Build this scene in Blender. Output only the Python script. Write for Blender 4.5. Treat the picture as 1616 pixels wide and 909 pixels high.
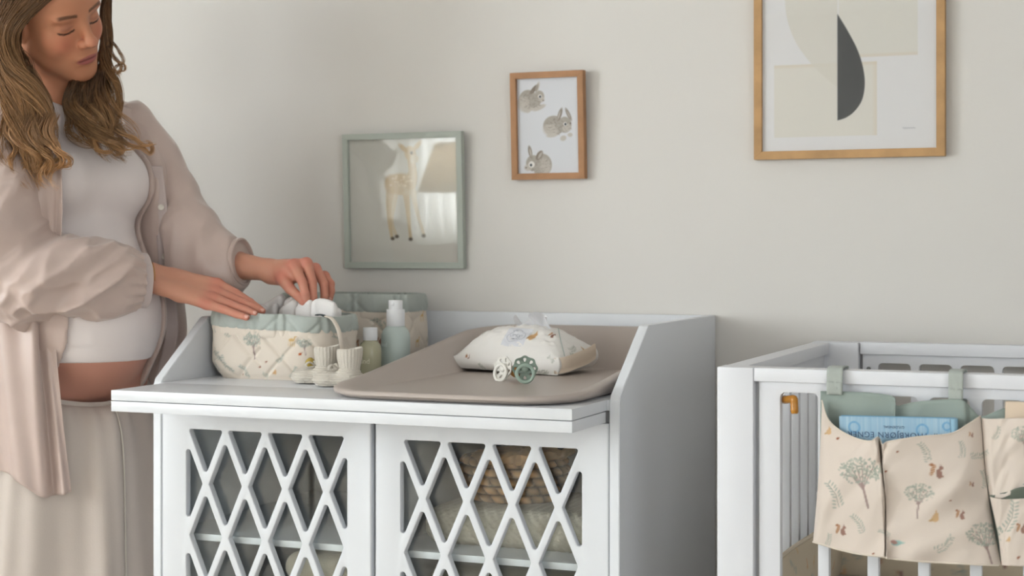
import bpy, bmesh, math, random
import numpy as np
from mathutils import Vector, Matrix
for o in list(bpy.data.objects): bpy.data.objects.remove(o, do_unlink=True)
SC = bpy.context.scene; COL = SC.collection
random.seed(4); RNG = np.random.default_rng(4)
PI = math.pi

# ---------------------------------------------------------------- camera, light, exposure
F_PX, YAW, V0, CAM_H = 2530.0, math.radians(22.5), 388.0, 1.182
cam = bpy.data.cameras.new('camera'); CAM = bpy.data.objects.new('camera', cam); COL.objects.link(CAM)
CAM.location = (0, 0, CAM_H); CAM.rotation_euler = (PI/2, 0, YAW)
cam.sensor_width = 36; cam.lens = F_PX*36/1616; cam.shift_y = -(454.5-V0)/1616
cam.clip_start = .05
cam.dof.use_dof = True; cam.dof.focus_distance = 2.95; cam.dof.aperture_fstop = 4.5
SC.camera = CAM
SC.view_settings.view_transform = 'Standard'; SC.view_settings.look = 'None'
SC.view_settings.gamma = 1; SC.view_settings.use_curve_mapping = False
SC.view_settings.exposure = .46
W = bpy.data.worlds.new('daylight'); SC.world = W; W.use_nodes = True
bg = W.node_tree.nodes['Background']; bg.inputs[0].default_value = (.80, .90, 1, 1); bg.inputs[1].default_value = 1.0
def area(name, loc, rot, sx, sy, power, col):
    l = bpy.data.lights.new(name, 'AREA'); l.shape = 'RECTANGLE'; l.size = sx; l.size_y = sy
    l.energy = power; l.color = col
    o = bpy.data.objects.new(name, l); o.location = loc; o.rotation_euler = rot; COL.objects.link(o); return o
# daylight entering the left-wall and curtained front-wall windows, just outside the glass; the right-wall one is added fill
area('window_daylight', (-5.13, -.75, 1.55), (0, -PI/2, 0), 1.7, 1.9, 130, (.925, .95, 1))
area('window_daylight', (-4.05, -3.34, 1.45), (PI/2, 0, 0), 1.7, 1.9, 150, (.93, .955, 1))
area('window_daylight', (2.53, -1.35, 1.5), (0, PI/2, 0), 1.6, 1.5, 48, (.93, .95, 1))

# ---------------------------------------------------------------- helpers
def lin(c):
    return tuple(((x/255)/12.92 if x/255 <= .04045 else ((x/255+.055)/1.055)**2.4) for x in c)
def linA(a):
    a = np.asarray(a, float); return np.where(a <= .04045, a/12.92, ((a+.055)/1.055)**2.4)
MATS = {}
def mat(name, rgb, rough=.5, spec=.5, bump=0, bscale=200, var=0, vscale=8, attr=None, sheen=0, metal=0, stretch=None, trans=0, ior=1.45, sss=0, coat=0, alpha=1, aniso=None):
    if name in MATS: return MATS[name]
    m = bpy.data.materials.new(name); m.use_nodes = True; nt = m.node_tree; N = nt.nodes; L = nt.links
    b = N['Principled BSDF']; b.inputs['Roughness'].default_value = rough
    b.inputs['Specular IOR Level'].default_value = spec; b.inputs['Metallic'].default_value = metal
    b.inputs['Sheen Weight'].default_value = sheen; b.inputs['Coat Weight'].default_value = coat
    b.inputs['Transmission Weight'].default_value = trans; b.inputs['IOR'].default_value = ior
    if sss:
        b.inputs['Subsurface Weight'].default_value = sss; b.inputs['Subsurface Radius'].default_value = (1, .35, .2); b.inputs['Subsurface Scale'].default_value = .008
    base = lin(rgb) + (1,)
    src = None
    tc = N.new('ShaderNodeTexCoord'); mp = N.new('ShaderNodeMapping'); L.new(tc.outputs['Object'], mp.inputs['Vector'])
    if stretch: mp.inputs['Scale'].default_value = stretch
    if attr:
        a = N.new('ShaderNodeAttribute'); a.attribute_name = attr; src = a.outputs['Color']
    if var:
        n = N.new('ShaderNodeTexNoise'); n.inputs['Scale'].default_value = vscale; n.inputs['Detail'].default_value = 4
        L.new(mp.outputs[0], n.inputs['Vector'])
        mr = N.new('ShaderNodeMapRange'); mr.inputs[1].default_value = .3; mr.inputs[2].default_value = .7
        mr.inputs[3].default_value = 1-var; mr.inputs[4].default_value = 1+var; L.new(n.outputs['Fac'], mr.inputs[0])
        mx = N.new('ShaderNodeVectorMath'); mx.operation = 'SCALE'
        if src: L.new(src, mx.inputs[0])
        else: mx.inputs[0].default_value = base[:3]
        L.new(mr.outputs[0], mx.inputs['Scale']); src = mx.outputs[0]
    if src: L.new(src, b.inputs['Base Color'])
    else: b.inputs['Base Color'].default_value = base
    if bump:
        n = N.new('ShaderNodeTexNoise'); n.inputs['Scale'].default_value = bscale; n.inputs['Detail'].default_value = 3
        L.new(mp.outputs[0], n.inputs['Vector'])
        bp = N.new('ShaderNodeBump'); bp.inputs['Strength'].default_value = bump; bp.inputs['Distance'].default_value = .002
        L.new(n.outputs['Fac'], bp.inputs['Height']); L.new(bp.outputs[0], b.inputs['Normal'])
    MATS[name] = m; return m
def mat_glass(name, tint=(1, 1, 1), rough=0.0, ior=1.5):
    if name in MATS: return MATS[name]
    m = bpy.data.materials.new(name); m.use_nodes = True; nt = m.node_tree; N = nt.nodes; L = nt.links
    N.remove(N['Principled BSDF']); out = N['Material Output']
    lw = N.new('ShaderNodeLayerWeight'); lw.inputs[0].default_value = .5
    pw = N.new('ShaderNodeMath'); pw.operation = 'POWER'; pw.inputs[1].default_value = 5; L.new(lw.outputs['Facing'], pw.inputs[0])
    fr = N.new('ShaderNodeMath'); fr.operation = 'MULTIPLY_ADD'; fr.inputs[1].default_value = .95; fr.inputs[2].default_value = .045; L.new(pw.outputs[0], fr.inputs[0])
    t = N.new('ShaderNodeBsdfTransparent'); t.inputs[0].default_value = tint+(1,)
    g = N.new('ShaderNodeBsdfGlossy'); g.inputs['Roughness'].default_value = rough
    mx = N.new('ShaderNodeMixShader'); L.new(fr.outputs[0], mx.inputs[0]); L.new(t.outputs[0], mx.inputs[1]); L.new(g.outputs[0], mx.inputs[2])
    L.new(mx.outputs[0], out.inputs['Surface']); MATS[name] = m; return m
def mat_sheer(name, rgb):
    m = bpy.data.materials.new(name); m.use_nodes = True; nt = m.node_tree; N = nt.nodes; L = nt.links
    N.remove(N['Principled BSDF']); out = N['Material Output']
    d = N.new('ShaderNodeBsdfDiffuse'); t = N.new('ShaderNodeBsdfTranslucent'); c = lin(rgb)+(1,)
    d.inputs[0].default_value = c; t.inputs[0].default_value = c
    mx = N.new('ShaderNodeMixShader'); mx.inputs[0].default_value = .6; L.new(d.outputs[0], mx.inputs[1]); L.new(t.outputs[0], mx.inputs[2])
    L.new(mx.outputs[0], out.inputs['Surface']); return m

def place(name, me, m=None, parent=None, loc=None, rot=None):
    o = bpy.data.objects.new(name, me); COL.objects.link(o)
    if m is not None and not me.materials: me.materials.append(m)
    if parent is not None: o.parent = parent
    if loc is not None: o.location = loc
    if rot is not None: o.rotation_euler = rot
    return o
def tag(o, label=None, cat=None, group=None, kind=None):
    if label: o['label'] = label
    if cat: o['category'] = cat
    if group: o['group'] = group
    if kind: o['kind'] = kind
    return o
def thing(name, label, cat, loc=(0, 0, 0), rz=0, group=None):
    o = bpy.data.objects.new(name, None); COL.objects.link(o); o.location = loc; o.rotation_euler = (0, 0, rz); o.empty_display_size = .05
    return tag(o, label, cat, group)
def smooth(me, ang=None):
    me.polygons.foreach_set('use_smooth', [True]*len(me.polygons))
    if ang is not None:
        try: me.set_sharp_from_angle(angle=ang)
        except Exception: pass
    return me
def mesh_np(name, V, Fq, sm=True, col=None):
    me = bpy.data.meshes.new(name); V = np.ascontiguousarray(V, np.float32); Fq = np.ascontiguousarray(Fq, np.int32); nf, k = Fq.shape
    me.vertices.add(len(V)); me.vertices.foreach_set('co', V.ravel()); me.loops.add(nf*k); me.loops.foreach_set('vertex_index', Fq.ravel())
    me.polygons.add(nf); me.polygons.foreach_set('loop_start', np.arange(nf, dtype=np.int32)*k); me.update(calc_edges=True); me.validate()
    if sm: smooth(me)
    if col is not None: set_col(me, col)
    return me
def set_col(me, col):
    a = me.color_attributes.new('Col', 'FLOAT_COLOR', 'POINT')
    c = np.ones((len(me.vertices), 4), np.float32); c[:, :3] = col; a.data.foreach_set('color', c.ravel())
def bm_mesh(name, bm, sm=False, ang=.6):
    bmesh.ops.recalc_face_normals(bm, faces=bm.faces)
    me = bpy.data.meshes.new(name); bm.to_mesh(me); bm.free()
    if sm: smooth(me, ang)
    return me
def box_mesh(name, lo, hi, bev=.0015, seg=2):
    bm = bmesh.new(); lo = Vector(lo); hi = Vector(hi)
    bmesh.ops.create_cube(bm, size=1)
    for v in bm.verts: v.co = Vector([(lo[i]+hi[i])/2 + v.co[i]*(hi[i]-lo[i]) for i in range(3)])
    if bev: bmesh.ops.bevel(bm, geom=list(bm.edges), offset=bev, segments=seg, profile=.6, affect='EDGES')
    return bm_mesh(name, bm, True, .9)
def box(name, lo, hi, m, parent=None, bev=.0015, seg=2):
    return place(name, box_mesh(name, lo, hi, bev, seg), m, parent)
def prism_mesh(name, pts, axis, a, b, bev=.001):
    """polygon pts (2D) extruded along axis from a to b"""
    bm = bmesh.new()
    def P(p, t):
        if axis == 0: return (t, p[0], p[1])
        if axis == 1: return (p[0], t, p[1])
        return (p[0], p[1], t)
    v0 = [bm.verts.new(P(p, a)) for p in pts]; v1 = [bm.verts.new(P(p, b)) for p in pts]; n = len(pts)
    bm.faces.new(v0); bm.faces.new(v1[::-1])
    for i in range(n): bm.faces.new((v0[i], v1[i], v1[(i+1) % n], v0[(i+1) % n]))
    if bev: bmesh.ops.bevel(bm, geom=list(bm.edges), offset=bev, segments=2, affect='EDGES')
    return bm_mesh(name, bm, True, .7)
def grid_faces(nu, nv, cu=False, cv=False, off=0):
    i, j = np.meshgrid(np.arange(nu if cu else nu-1), np.arange(nv if cv else nv-1), indexing='ij')
    i2 = (i+1) % nu; j2 = (j+1) % nv
    return np.stack([i*nv+j, i2*nv+j, i2*nv+j2, i*nv+j2], -1).reshape(-1, 4)+off
def loft_mesh(name, R, closed=True, cap0=True, cap1=True, col=None, sm=True):
    """R: (n rings, m points, 3)"""
    n, m = R.shape[:2]; V = R.reshape(-1, 3); Fq = [list(map(int, f)) for f in grid_faces(n, m, False, closed)]
    if cap0: Fq.append(list(range(m))[::-1])
    if cap1: Fq.append([(n-1)*m+k for k in range(m)])
    me = bpy.data.meshes.new(name); me.from_pydata(V.tolist(), [], Fq); me.update()
    bm = bmesh.new(); bm.from_mesh(me); bmesh.ops.recalc_face_normals(bm, faces=bm.faces); bm.to_mesh(me); bm.free()
    if sm: smooth(me, 1.0)
    if col is not None: set_col(me, col)
    return me
def lathe_mesh(name, prof, n=40, col=None):
    t = np.arange(n)*2*PI/n
    R = np.array([[(r*math.cos(a), r*math.sin(a), z) for a in t] for r, z in prof])
    return loft_mesh(name, R)
def frames_along(P):
    P = np.asarray(P, float); T = np.gradient(P, axis=0); T /= np.linalg.norm(T, axis=1, keepdims=True)+1e-9
    up = np.array([0, 0, 1.]) if abs(T[0][2]) < .9 else np.array([1., 0, 0])
    N = [np.cross(T[0], up)]; N[0] /= np.linalg.norm(N[0])
    for k in range(1, len(P)):
        n = N[-1]-T[k]*np.dot(N[-1], T[k]); N.append(n/(np.linalg.norm(n)+1e-9))
    N = np.array(N); return T, N, np.cross(T, N)
def tube_mesh(name, P, r, m=10, flat=1.0, caps=True):
    P = np.asarray(P, float); T, N, B = frames_along(P); r = np.broadcast_to(r, (len(P),))
    a = np.arange(m)*2*PI/m
    R = P[:, None]+N[:, None]*(np.cos(a)*1)[None, :, None]*r[:, None, None]+B[:, None]*np.sin(a)[None, :, None]*r[:, None, None]*flat
    return loft_mesh(name, R, True, caps, caps)
def crv(P, n):
    """Catmull-Rom through points"""
    P = np.asarray(P, float); P = np.vstack([2*P[0]-P[1], P, 2*P[-1]-P[-2]])
    s = np.linspace(0, len(P)-3-1e-6, n); k = s.astype(int); t = (s-k)[:, None]
    a, b, c, d = P[k], P[k+1], P[k+2], P[k+3]
    return .5*((2*b)+(-a+c)*t+(2*a-5*b+4*c-d)*t**2+(-a+3*b-3*c+d)*t**3)
def rrect(n, hx, hy, r):
    """n points on a rounded rectangle, equal arc length, starting at the middle of the -y side going +x"""
    r = min(r, hx, hy); q = []
    for cx, cy, a0 in ((hx-r, -hy+r, -PI/2), (hx-r, hy-r, 0), (-hx+r, hy-r, PI/2), (-hx+r, -hy+r, PI)):
        for k in range(13): a = a0+PI/2*k/12; q.append((cx+r*math.cos(a), cy+r*math.sin(a)))
    q = np.array([(0, -hy)]+q+[(0, -hy)]); s = np.r_[0, np.cumsum(np.linalg.norm(np.diff(q, axis=0), axis=1))]
    t = np.arange(n)/n*s[-1]; return np.stack([np.interp(t, s, q[:, 0]), np.interp(t, s, q[:, 1])], -1), s[-1]
def curve2d_mesh(name, loops, half, bev=0.001):
    """filled 2-D outline with holes, extruded both ways and bevelled -> mesh in XY, thickness along Z"""
    cu = bpy.data.curves.new(name, 'CURVE'); cu.dimensions = '2D'; cu.fill_mode = 'BOTH'; cu.extrude = half-bev; cu.bevel_depth = bev; cu.bevel_resolution = 2; cu.offset = -bev
    for lp in loops:
        s = cu.splines.new('POLY'); s.points.add(len(lp)-1); s.use_cyclic_u = True
        s.points.foreach_set('co', np.c_[np.asarray(lp), np.zeros(len(lp)), np.ones(len(lp))].ravel())
    o = bpy.data.objects.new('tmp', cu); COL.objects.link(o)
    me = bpy.data.meshes.new_from_object(o.evaluated_get(bpy.context.evaluated_depsgraph_get()))
    bpy.data.objects.remove(o, do_unlink=True); bpy.data.curves.remove(cu); me.name = name
    bm = bmesh.new(); bm.from_mesh(me); bmesh.ops.remove_doubles(bm, verts=bm.verts, dist=1e-5); bm.to_mesh(me); bm.free()
    return smooth(me, .5)
def text_mesh(s, size, depth=.0003, space=1.0):
    cu = bpy.data.curves.new('txt', 'FONT'); cu.body = s; cu.size = size; cu.align_x = 'CENTER'; cu.align_y = 'CENTER'; cu.extrude = depth; cu.space_character = space
    o = bpy.data.objects.new('tmp', cu); COL.objects.link(o)
    me = bpy.data.meshes.new_from_object(o.evaluated_get(bpy.context.evaluated_depsgraph_get()))
    bpy.data.objects.remove(o, do_unlink=True); bpy.data.curves.remove(cu); return me
_perm = np.random.default_rng(11).random((64, 64, 64)).astype(np.float32)
def noise3(p):
    p = np.asarray(p, float); i = np.floor(p).astype(int); f = p-i; f = f*f*(3-2*f); i &= 63; j = (i+1) & 63
    x, y, z = [f[..., k] for k in range(3)]
    g = lambda a, b, c: _perm[a, b, c]
    x0, y0, z0, x1, y1, z1 = i[..., 0], i[..., 1], i[..., 2], j[..., 0], j[..., 1], j[..., 2]
    c00 = g(x0, y0, z0)*(1-x)+g(x1, y0, z0)*x; c10 = g(x0, y1, z0)*(1-x)+g(x1, y1, z0)*x
    c01 = g(x0, y0, z1)*(1-x)+g(x1, y0, z1)*x; c11 = g(x0, y1, z1)*(1-x)+g(x1, y1, z1)*x
    return (c00*(1-y)+c10*y)*(1-z)+(c01*(1-y)+c11*y)*z-.5
def sstep(a, b, x): t = np.clip((x-a)/(b-a), 0, 1); return t*t*(3-2*t)

# pixel rays of the photograph, used to set real points at their measured distance
FW = np.array([-math.sin(YAW), math.cos(YAW), 0]); RT = np.array([math.cos(YAW), math.sin(YAW), 0]); UP = np.array([0, 0, 1.])
CO = np.array([0, 0, CAM_H])
def ray(u, v): return FW+RT*(u-808)/F_PX+UP*(V0-v)/F_PX
def at_d(u, v, d): return CO+ray(u, v)*d
def at_y(u, v, y): r = ray(u, v); return CO+r*(y/r[1])
def at_x(u, v, x): r = ray(u, v); return CO+r*(x/r[0])

# signed-distance modelling with a surface-nets mesher
def sd_mesh(fn, lo, hi, h):
    lo = np.array(lo, float); hi = np.array(hi, float); n = np.ceil((hi-lo)/h).astype(int)+1
    ax = [(lo[k]+np.arange(n[k])*h).astype(np.float32) for k in range(3)]
    st = 4; nc = (n+st-2)//st+1; axc = [(lo[k]+np.arange(nc[k])*h*st).astype(np.float32) for k in range(3)]
    Dc = fn(np.stack(np.meshgrid(*axc, indexing='ij'), -1)).astype(np.float32)      # coarse pass, then only the blocks near the surface
    mn = np.full(tuple(nc-1), 9., np.float32)
    for a in (0, 1):
        for b in (0, 1):
            for e in (0, 1): mn = np.minimum(mn, np.abs(Dc[a:nc[0]-1+a, b:nc[1]-1+b, e:nc[2]-1+e]))
    up = lambda A: np.repeat(np.repeat(np.repeat(A, st, 0), st, 1), st, 2)[:n[0], :n[1], :n[2]]
    near = np.zeros(tuple(nc), bool); near[:-1, :-1, :-1] = mn < h*6.5
    g = near.copy()
    for k in range(3):
        sl = [slice(None)]*3; sr = [slice(None)]*3; sl[k] = slice(1, None); sr[k] = slice(0, -1); g2 = g.copy(); g2[tuple(sl)] |= g[tuple(sr)]; g = g2
    D = up(Dc).copy(); m = up(g); ii = np.argwhere(m); Pn = np.stack([ax[k][ii[:, k]] for k in range(3)], -1); D[m] = fn(Pn).astype(np.float32); S = D < 0
    c = np.zeros(tuple(n-1), int)
    for a in (0, 1):
        for b in (0, 1):
            for e in (0, 1): c += S[a:n[0]-1+a, b:n[1]-1+b, e:n[2]-1+e]
    act = np.argwhere((c > 0) & (c < 8)); idx = -np.ones(tuple(n-1), int); idx[tuple(act.T)] = np.arange(len(act))
    acc = np.zeros((len(act), 3)); cnt = np.zeros(len(act))
    for ax_ in range(3):
        o1, o2 = [k for k in range(3) if k != ax_]
        for p in (0, 1):
            for q in (0, 1):
                a = act.copy(); a[:, o1] += p; a[:, o2] += q; b = a.copy(); b[:, ax_] += 1
                da = D[tuple(a.T)]; db = D[tuple(b.T)]; m = (da < 0) != (db < 0)
                t = np.zeros(len(act)); t[m] = da[m]/(da[m]-db[m]); pt = a.astype(float); pt[:, ax_] += t
                acc[m] += pt[m]; cnt += m
    V = lo+acc/cnt[:, None]*h; Fq = []
    for ax_ in range(3):
        o1, o2 = [(1, 2), (2, 0), (0, 1)][ax_]
        sl = [slice(None)]*3; sl2 = [slice(None)]*3; sl[ax_] = slice(0, n[ax_]-1); sl2[ax_] = slice(1, n[ax_])
        A = S[tuple(sl)]; B = S[tuple(sl2)]; e = np.argwhere(A != B)
        e = e[(e[:, o1] > 0) & (e[:, o2] > 0) & (e[:, o1] < n[o1]-1) & (e[:, o2] < n[o2]-1)]
        q = []
        for d1, d2 in ((-1, -1), (0, -1), (0, 0), (-1, 0)):
            g = e.copy(); g[:, o1] += d1; g[:, o2] += d2; q.append(idx[tuple(g.T)])
        q = np.stack(q, 1); fl = ~A[tuple(e.T)]; q[fl] = q[fl][:, ::-1]; Fq.append(q)
    return V, np.vstack(Fq)
def relax(V, Fq, it=2, k=.5):
    n = len(V); e = np.vstack([Fq[:, [0, 1]], Fq[:, [1, 2]], Fq[:, [2, 3]], Fq[:, [3, 0]]]); V = V.copy()
    deg = np.bincount(e.ravel(), minlength=n)[:, None].astype(float)
    for _ in range(it):
        s = np.zeros_like(V)
        for c in range(3): s[:, c] = np.bincount(e[:, 0], V[e[:, 1], c], n)+np.bincount(e[:, 1], V[e[:, 0], c], n)
        V += k*(s/np.maximum(deg, 1)-V)
    return V
def smin(a, b, k): h = np.clip(.5+.5*(b-a)/k, 0, 1); return b+(a-b)*h-k*h*(1-h)
def smax(a, b, k): return -smin(-a, -b, k)
def s_cap(P, a, b, r1, r2=None):
    a = np.asarray(a, np.float32); b = np.asarray(b, np.float32); r2 = r1 if r2 is None else r2; d = b-a
    t = np.clip(((P-a)@d)/max(float(d@d), 1e-9), 0, 1); return np.linalg.norm(P-a-t[..., None]*d, axis=-1)-(r1+(r2-r1)*t)
def s_ell(P, c, r, M=None):
    q = P-np.asarray(c, np.float32)
    if M is not None: q = q@np.asarray(M, np.float32)
    r = np.asarray(r, np.float32); k = np.linalg.norm(q/r, axis=-1); k2 = np.linalg.norm(q/(r*r), axis=-1)+1e-9; return k*(k-1)/k2

# flat print painter: a small canvas in metres, sampled onto mesh vertices as colour
class Print:
    def __init__(s, w, h, bgc, res=.001):
        s.res = res; s.w = int(w/res)+2; s.h = int(h/res)+2; s.a = np.empty((s.h, s.w, 3)); s.bg = np.array(bgc)/255; s.a[:] = s.bg
    def _win(s, x, y, r):
        x0 = max(int((x-r)/s.res)-1, 0); x1 = min(int((x+r)/s.res)+2, s.w); y0 = max(int((y-r)/s.res)-1, 0); y1 = min(int((y+r)/s.res)+2, s.h)
        if x1 <= x0 or y1 <= y0: return None
        yy, xx = np.mgrid[y0:y1, x0:x1]; return (slice(y0, y1), slice(x0, x1)), xx*s.res, yy*s.res
    def blend(s, w, m, c): s.a[w] = s.a[w]*(1-m[..., None])+np.array(c)/255*m[..., None]
    def ell(s, x, y, rx, ry, rot, c, al=1, soft=1.2):
        q = s._win(x, y, max(rx, ry)*1.3)
        if q is None: return
        w, X, Y = q; ca, sa = math.cos(rot), math.sin(rot); dx = X-x; dy = Y-y
        d = np.hypot((dx*ca+dy*sa)/rx, (-dx*sa+dy*ca)/ry); e = soft*s.res/min(rx, ry)
        s.blend(w, np.clip((1-d)/e+.5, 0, 1)*al, c)
    def line(s, pts, wd, c, al=1):
        pts = np.asarray(pts, float)
        for k in range(len(pts)-1):
            a, b = pts[k], pts[k+1]; m = (a+b)/2; q = s._win(m[0], m[1], np.linalg.norm(b-a)/2+wd*2)
            if q is None: continue
            w, X, Y = q; d = b-a; t = np.clip(((X-a[0])*d[0]+(Y-a[1])*d[1])/max(d@d, 1e-12), 0, 1)
            r = np.hypot(X-a[0]-t*d[0], Y-a[1]-t*d[1]); s.blend(w, np.clip((wd/2-r)/s.res+.5, 0, 1)*al, c)
    def poly(s, pts, c, al=1, soft=1.0):
        pts = np.asarray(pts, float); m = pts.mean(0); q = s._win(m[0], m[1], np.abs(pts-m).max()+s.res*3)
        if q is None: return
        w, X, Y = q; ins = np.zeros(X.shape, bool); dist = np.full(X.shape, 9.)
        for k in range(len(pts)):
            a = pts[k]; b = pts[(k+1) % len(pts)]; d = b-a
            t = np.clip(((X-a[0])*d[0]+(Y-a[1])*d[1])/max(d@d, 1e-12), 0, 1); dist = np.minimum(dist, np.hypot(X-a[0]-t*d[0], Y-a[1]-t*d[1]))
            cr = (a[1] > Y) != (b[1] > Y); xi = a[0]+(Y-a[1])/(b[1]-a[1]+1e-12)*(b[0]-a[0]); ins ^= cr & (X < xi)
        s.blend(w, np.clip(np.where(ins, dist, -dist)/(s.res*soft)+.5, 0, 1)*al, c)
    def boost(s, k): b = s.a[0, 0].copy() if s.bg is None else s.bg; s.a = np.clip(b+(s.a-b)*k, 0, 1)
    def sample(s, x, y):
        X = np.clip(np.asarray(x)/s.res, 0, s.w-1.001); Y = np.clip(np.asarray(y)/s.res, 0, s.h-1.001); i = X.astype(int); j = Y.astype(int); fx = (X-i)[..., None]; fy = (Y-j)[..., None]
        a = s.a; return linA((a[j, i]*(1-fx)+a[j, i+1]*fx)*(1-fy)+(a[j+1, i]*(1-fx)+a[j+1, i+1]*fx)*fy)
    # woodland motifs
    def tree(s, x, y, h, lean=0, r=None):
        r = r or random.Random(int(x*1e5+y*7e4)); c = (172, 152, 146)
        s.line([(x, y), (x+lean*h*.5, y+h*.5)], h*.045, c, .9)
        for k in range(7):
            a = (k/6-.5)*1.9+lean; s.line([(x+lean*h*.4, y+h*.35+h*.03*k % 3), (x+lean*h*.5+math.sin(a)*h*.2, y+h*.62), (x+lean*h*.6+math.sin(a)*h*.38, y+h*.55+math.cos(a)*h*.32)], h*.02, c, .8)
        for k in range(190):
            a = r.uniform(0, 2*PI); q = math.sqrt(r.random()); px = x+lean*h*.6+math.cos(a)*q*h*.44; py = y+h*.74+math.sin(a)*q*h*.27
            s.ell(px, py, h*.030, h*.018, r.uniform(0, 3), r.choice([(178, 179, 168), (168, 171, 159), (192, 190, 178)]), .7)
    def sprig(s, x, y, h, rot, c=(175, 178, 167)):
        ca, sa = math.cos(rot), math.sin(rot); r = random.Random(int(x*9e4+y*5e4))
        for k in range(9):
            t = k/8; bx, by = .12*math.sin(t*3)*h, t*h
            for sg in (-1, 1):
                lx, ly = bx+sg*h*.16*(1-.5*t)*r.uniform(.7, 1.2), by+h*.05
                s.ell(x+lx*ca-ly*sa, y+lx*sa+ly*ca, h*.085, h*.032, rot+.6*sg, c, .75)
        s.line([(x, y), (x+.1*h*ca-.5*h*sa, y+.1*h*sa+.5*h*ca), (x-h*sa, y+h*ca)], h*.025, (150, 152, 142), .7)
    def squirrel(s, x, y, h, f=1, c=(172, 142, 130)):
        s.ell(x, y+h*.3, h*.2, h*.32, .2*f, c); s.ell(x+f*h*.13, y+h*.68, h*.15, h*.13, 0, c); s.ell(x+f*h*.1, y+h*.86, h*.04, h*.1, .2, c); s.ell(x+f*h*.18, y+h*.12, h*.12, h*.07, 0, c)
        s.ell(x-f*h*.42, y+h*.55, h*.14, h*.4, -.35*f, (190, 152, 124)); s.ell(x-f*h*.5, y+h*.9, h*.14, h*.1, 0, (182, 142, 116))
        for k in range(4): s.line([(x-f*h*.52, y+h*(.3+.15*k)), (x-f*h*.32, y+h*(.36+.15*k))], h*.035, (225, 205, 190), .8)
    def fox(s, x, y, h, f=1, c=(214, 184, 150)):
        s.ell(x, y+h*.3, h*.28, h*.3, 0, c); s.ell(x+f*h*.1, y+h*.62, h*.17, h*.14, 0, c); s.poly([(x+f*h*.0, y+h*.7), (x+f*h*.02, y+h), (x+f*h*.16, y+h*.74)], c); s.ell(x-f*h*.32, y+h*.15, h*.2, h*.1, .3, (206, 176, 140))
    def fawn(s, x, y, h, f=1, c=(212, 186, 146)):
        s.ell(x, y+h*.5, h*.26, h*.13, 0, c); s.line([(x+f*h*.2, y+h*.52), (x+f*h*.32, y+h*.8)], h*.09, c); s.ell(x+f*h*.38, y+h*.84, h*.11, h*.07, 0, c)
        for k, q in enumerate((-.22, -.12, .12, .22)): s.line([(x+q*h, y+h*.45), (x+q*h+(.03 if k % 2 else -.03)*h, y)], h*.045, c)
    def acorn(s, x, y, h, c=(166, 120, 100)): s.ell(x, y, h*.5, h*.35, .5, c); s.ell(x+h*.5, y+h*.3, h*.2, h*.12, .5, (176, 150, 130))
    def bird(s, x, y, h): s.ell(x, y, h*.6, h*.3, .1, (170, 190, 184)); s.ell(x-h*.3, y+h*.1, h*.4, h*.22, -.3, (182, 150, 142)); s.ell(x+h*.55, y-h*.02, h*.35, h*.1, .15, (168, 190, 182))
    def scatter(s, seed, n, scale=1.0):
        r = random.Random(seed); W, H = s.w*s.res, s.h*s.res; pts = []
        for _ in range(4000):
            x, y = r.uniform(0, W), r.uniform(0, H)
            if all((x-a)**2+(y-b)**2 > (.036*scale)**2 for a, b in pts): pts.append((x, y))
            if len(pts) >= n: break
        for k, (x, y) in enumerate(pts):
            q = k % 9; h = .026*scale
            if q in (0, 4): s.sprig(x, y, h*1.3, r.uniform(-1.2, 1.2))
            elif q == 1: s.tree(x, y, h*2.1, r.uniform(-.2, .2))
            elif q in (2, 6): s.squirrel(x, y, h*.7, r.choice((-1, 1)))
            elif q == 3: s.fox(x, y, h*.8)
            elif q == 5: s.acorn(x, y, h*.25)
            elif q == 7: s.fawn(x, y, h*1.0)
            else: s.sprig(x, y, h, r.uniform(-1.5, 1.5), (176, 177, 166))
# ---------------------------------------------------------------- the room
WY = 3.44
M_WALL = mat('wall_paint', (222, 218, 213), .85, .3, bump=.05, bscale=260)
M_CEIL = mat('ceiling_paint', (242, 242, 242), .9, .2)
M_FLOOR = mat('oak_floor', (202, 190, 174), .5, .4, var=.12, vscale=6, stretch=(1, 12, 1))
M_WHITE = mat('white_lacquer', (226, 228, 232), .33, .5, bump=.015, bscale=120)
M_OAKTRIM = mat('white_trim', (226, 226, 222), .5)
X0, X1, YB = -5.0, 2.4, -3.2
tag(box('wall_back', (X0-.1, WY, 0), (X1+.1, WY+.1, 2.6), M_WALL, bev=0), kind='structure')
tag(box('ceiling', (X0-.1, YB-.1, 2.6), (X1+.1, WY+.1, 2.7), M_CEIL, bev=0), kind='structure')
floor = tag(box('floor', (X0-.1, YB-.1, -.06), (X1+.1, WY+.1, -.012), M_FLOOR, bev=0), kind='structure')
plank = box_mesh('plank', (0, 0, -.012), (2.13, .158, 0), .001, 1)
for j in range(42):
    for i in range(5):
        x = X0+i*2.134-(j*.77 % 2.134)
        if x+2.13 < X0-.05 or x > X1-.2: continue
        place('plank', plank, M_FLOOR, floor, (x, YB+j*.16-.04, 0))
def boxes_mesh(name, L):
    bm = bmesh.new()
    for a, b in L:
        for v in bmesh.ops.create_cube(bm, size=1)['verts']: v.co = Vector([(a[k]+b[k])/2+v.co[k]*(b[k]-a[k]) for k in range(3)])
    return bm_mesh(name, bm)
LA, LB, FA, FB, ZA, ZB = -1.7, .2, -4.9, -3.2, .7, 2.4
tag(place('wall_left', boxes_mesh('wall_left', [((X0-.1, YB, 0), (X0, WY, ZA)), ((X0-.1, YB, ZB), (X0, WY, 2.6)), ((X0-.1, YB, ZA), (X0, LA, ZB)), ((X0-.1, LB, ZA), (X0, WY, ZB))]), M_WALL), kind='structure')
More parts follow.
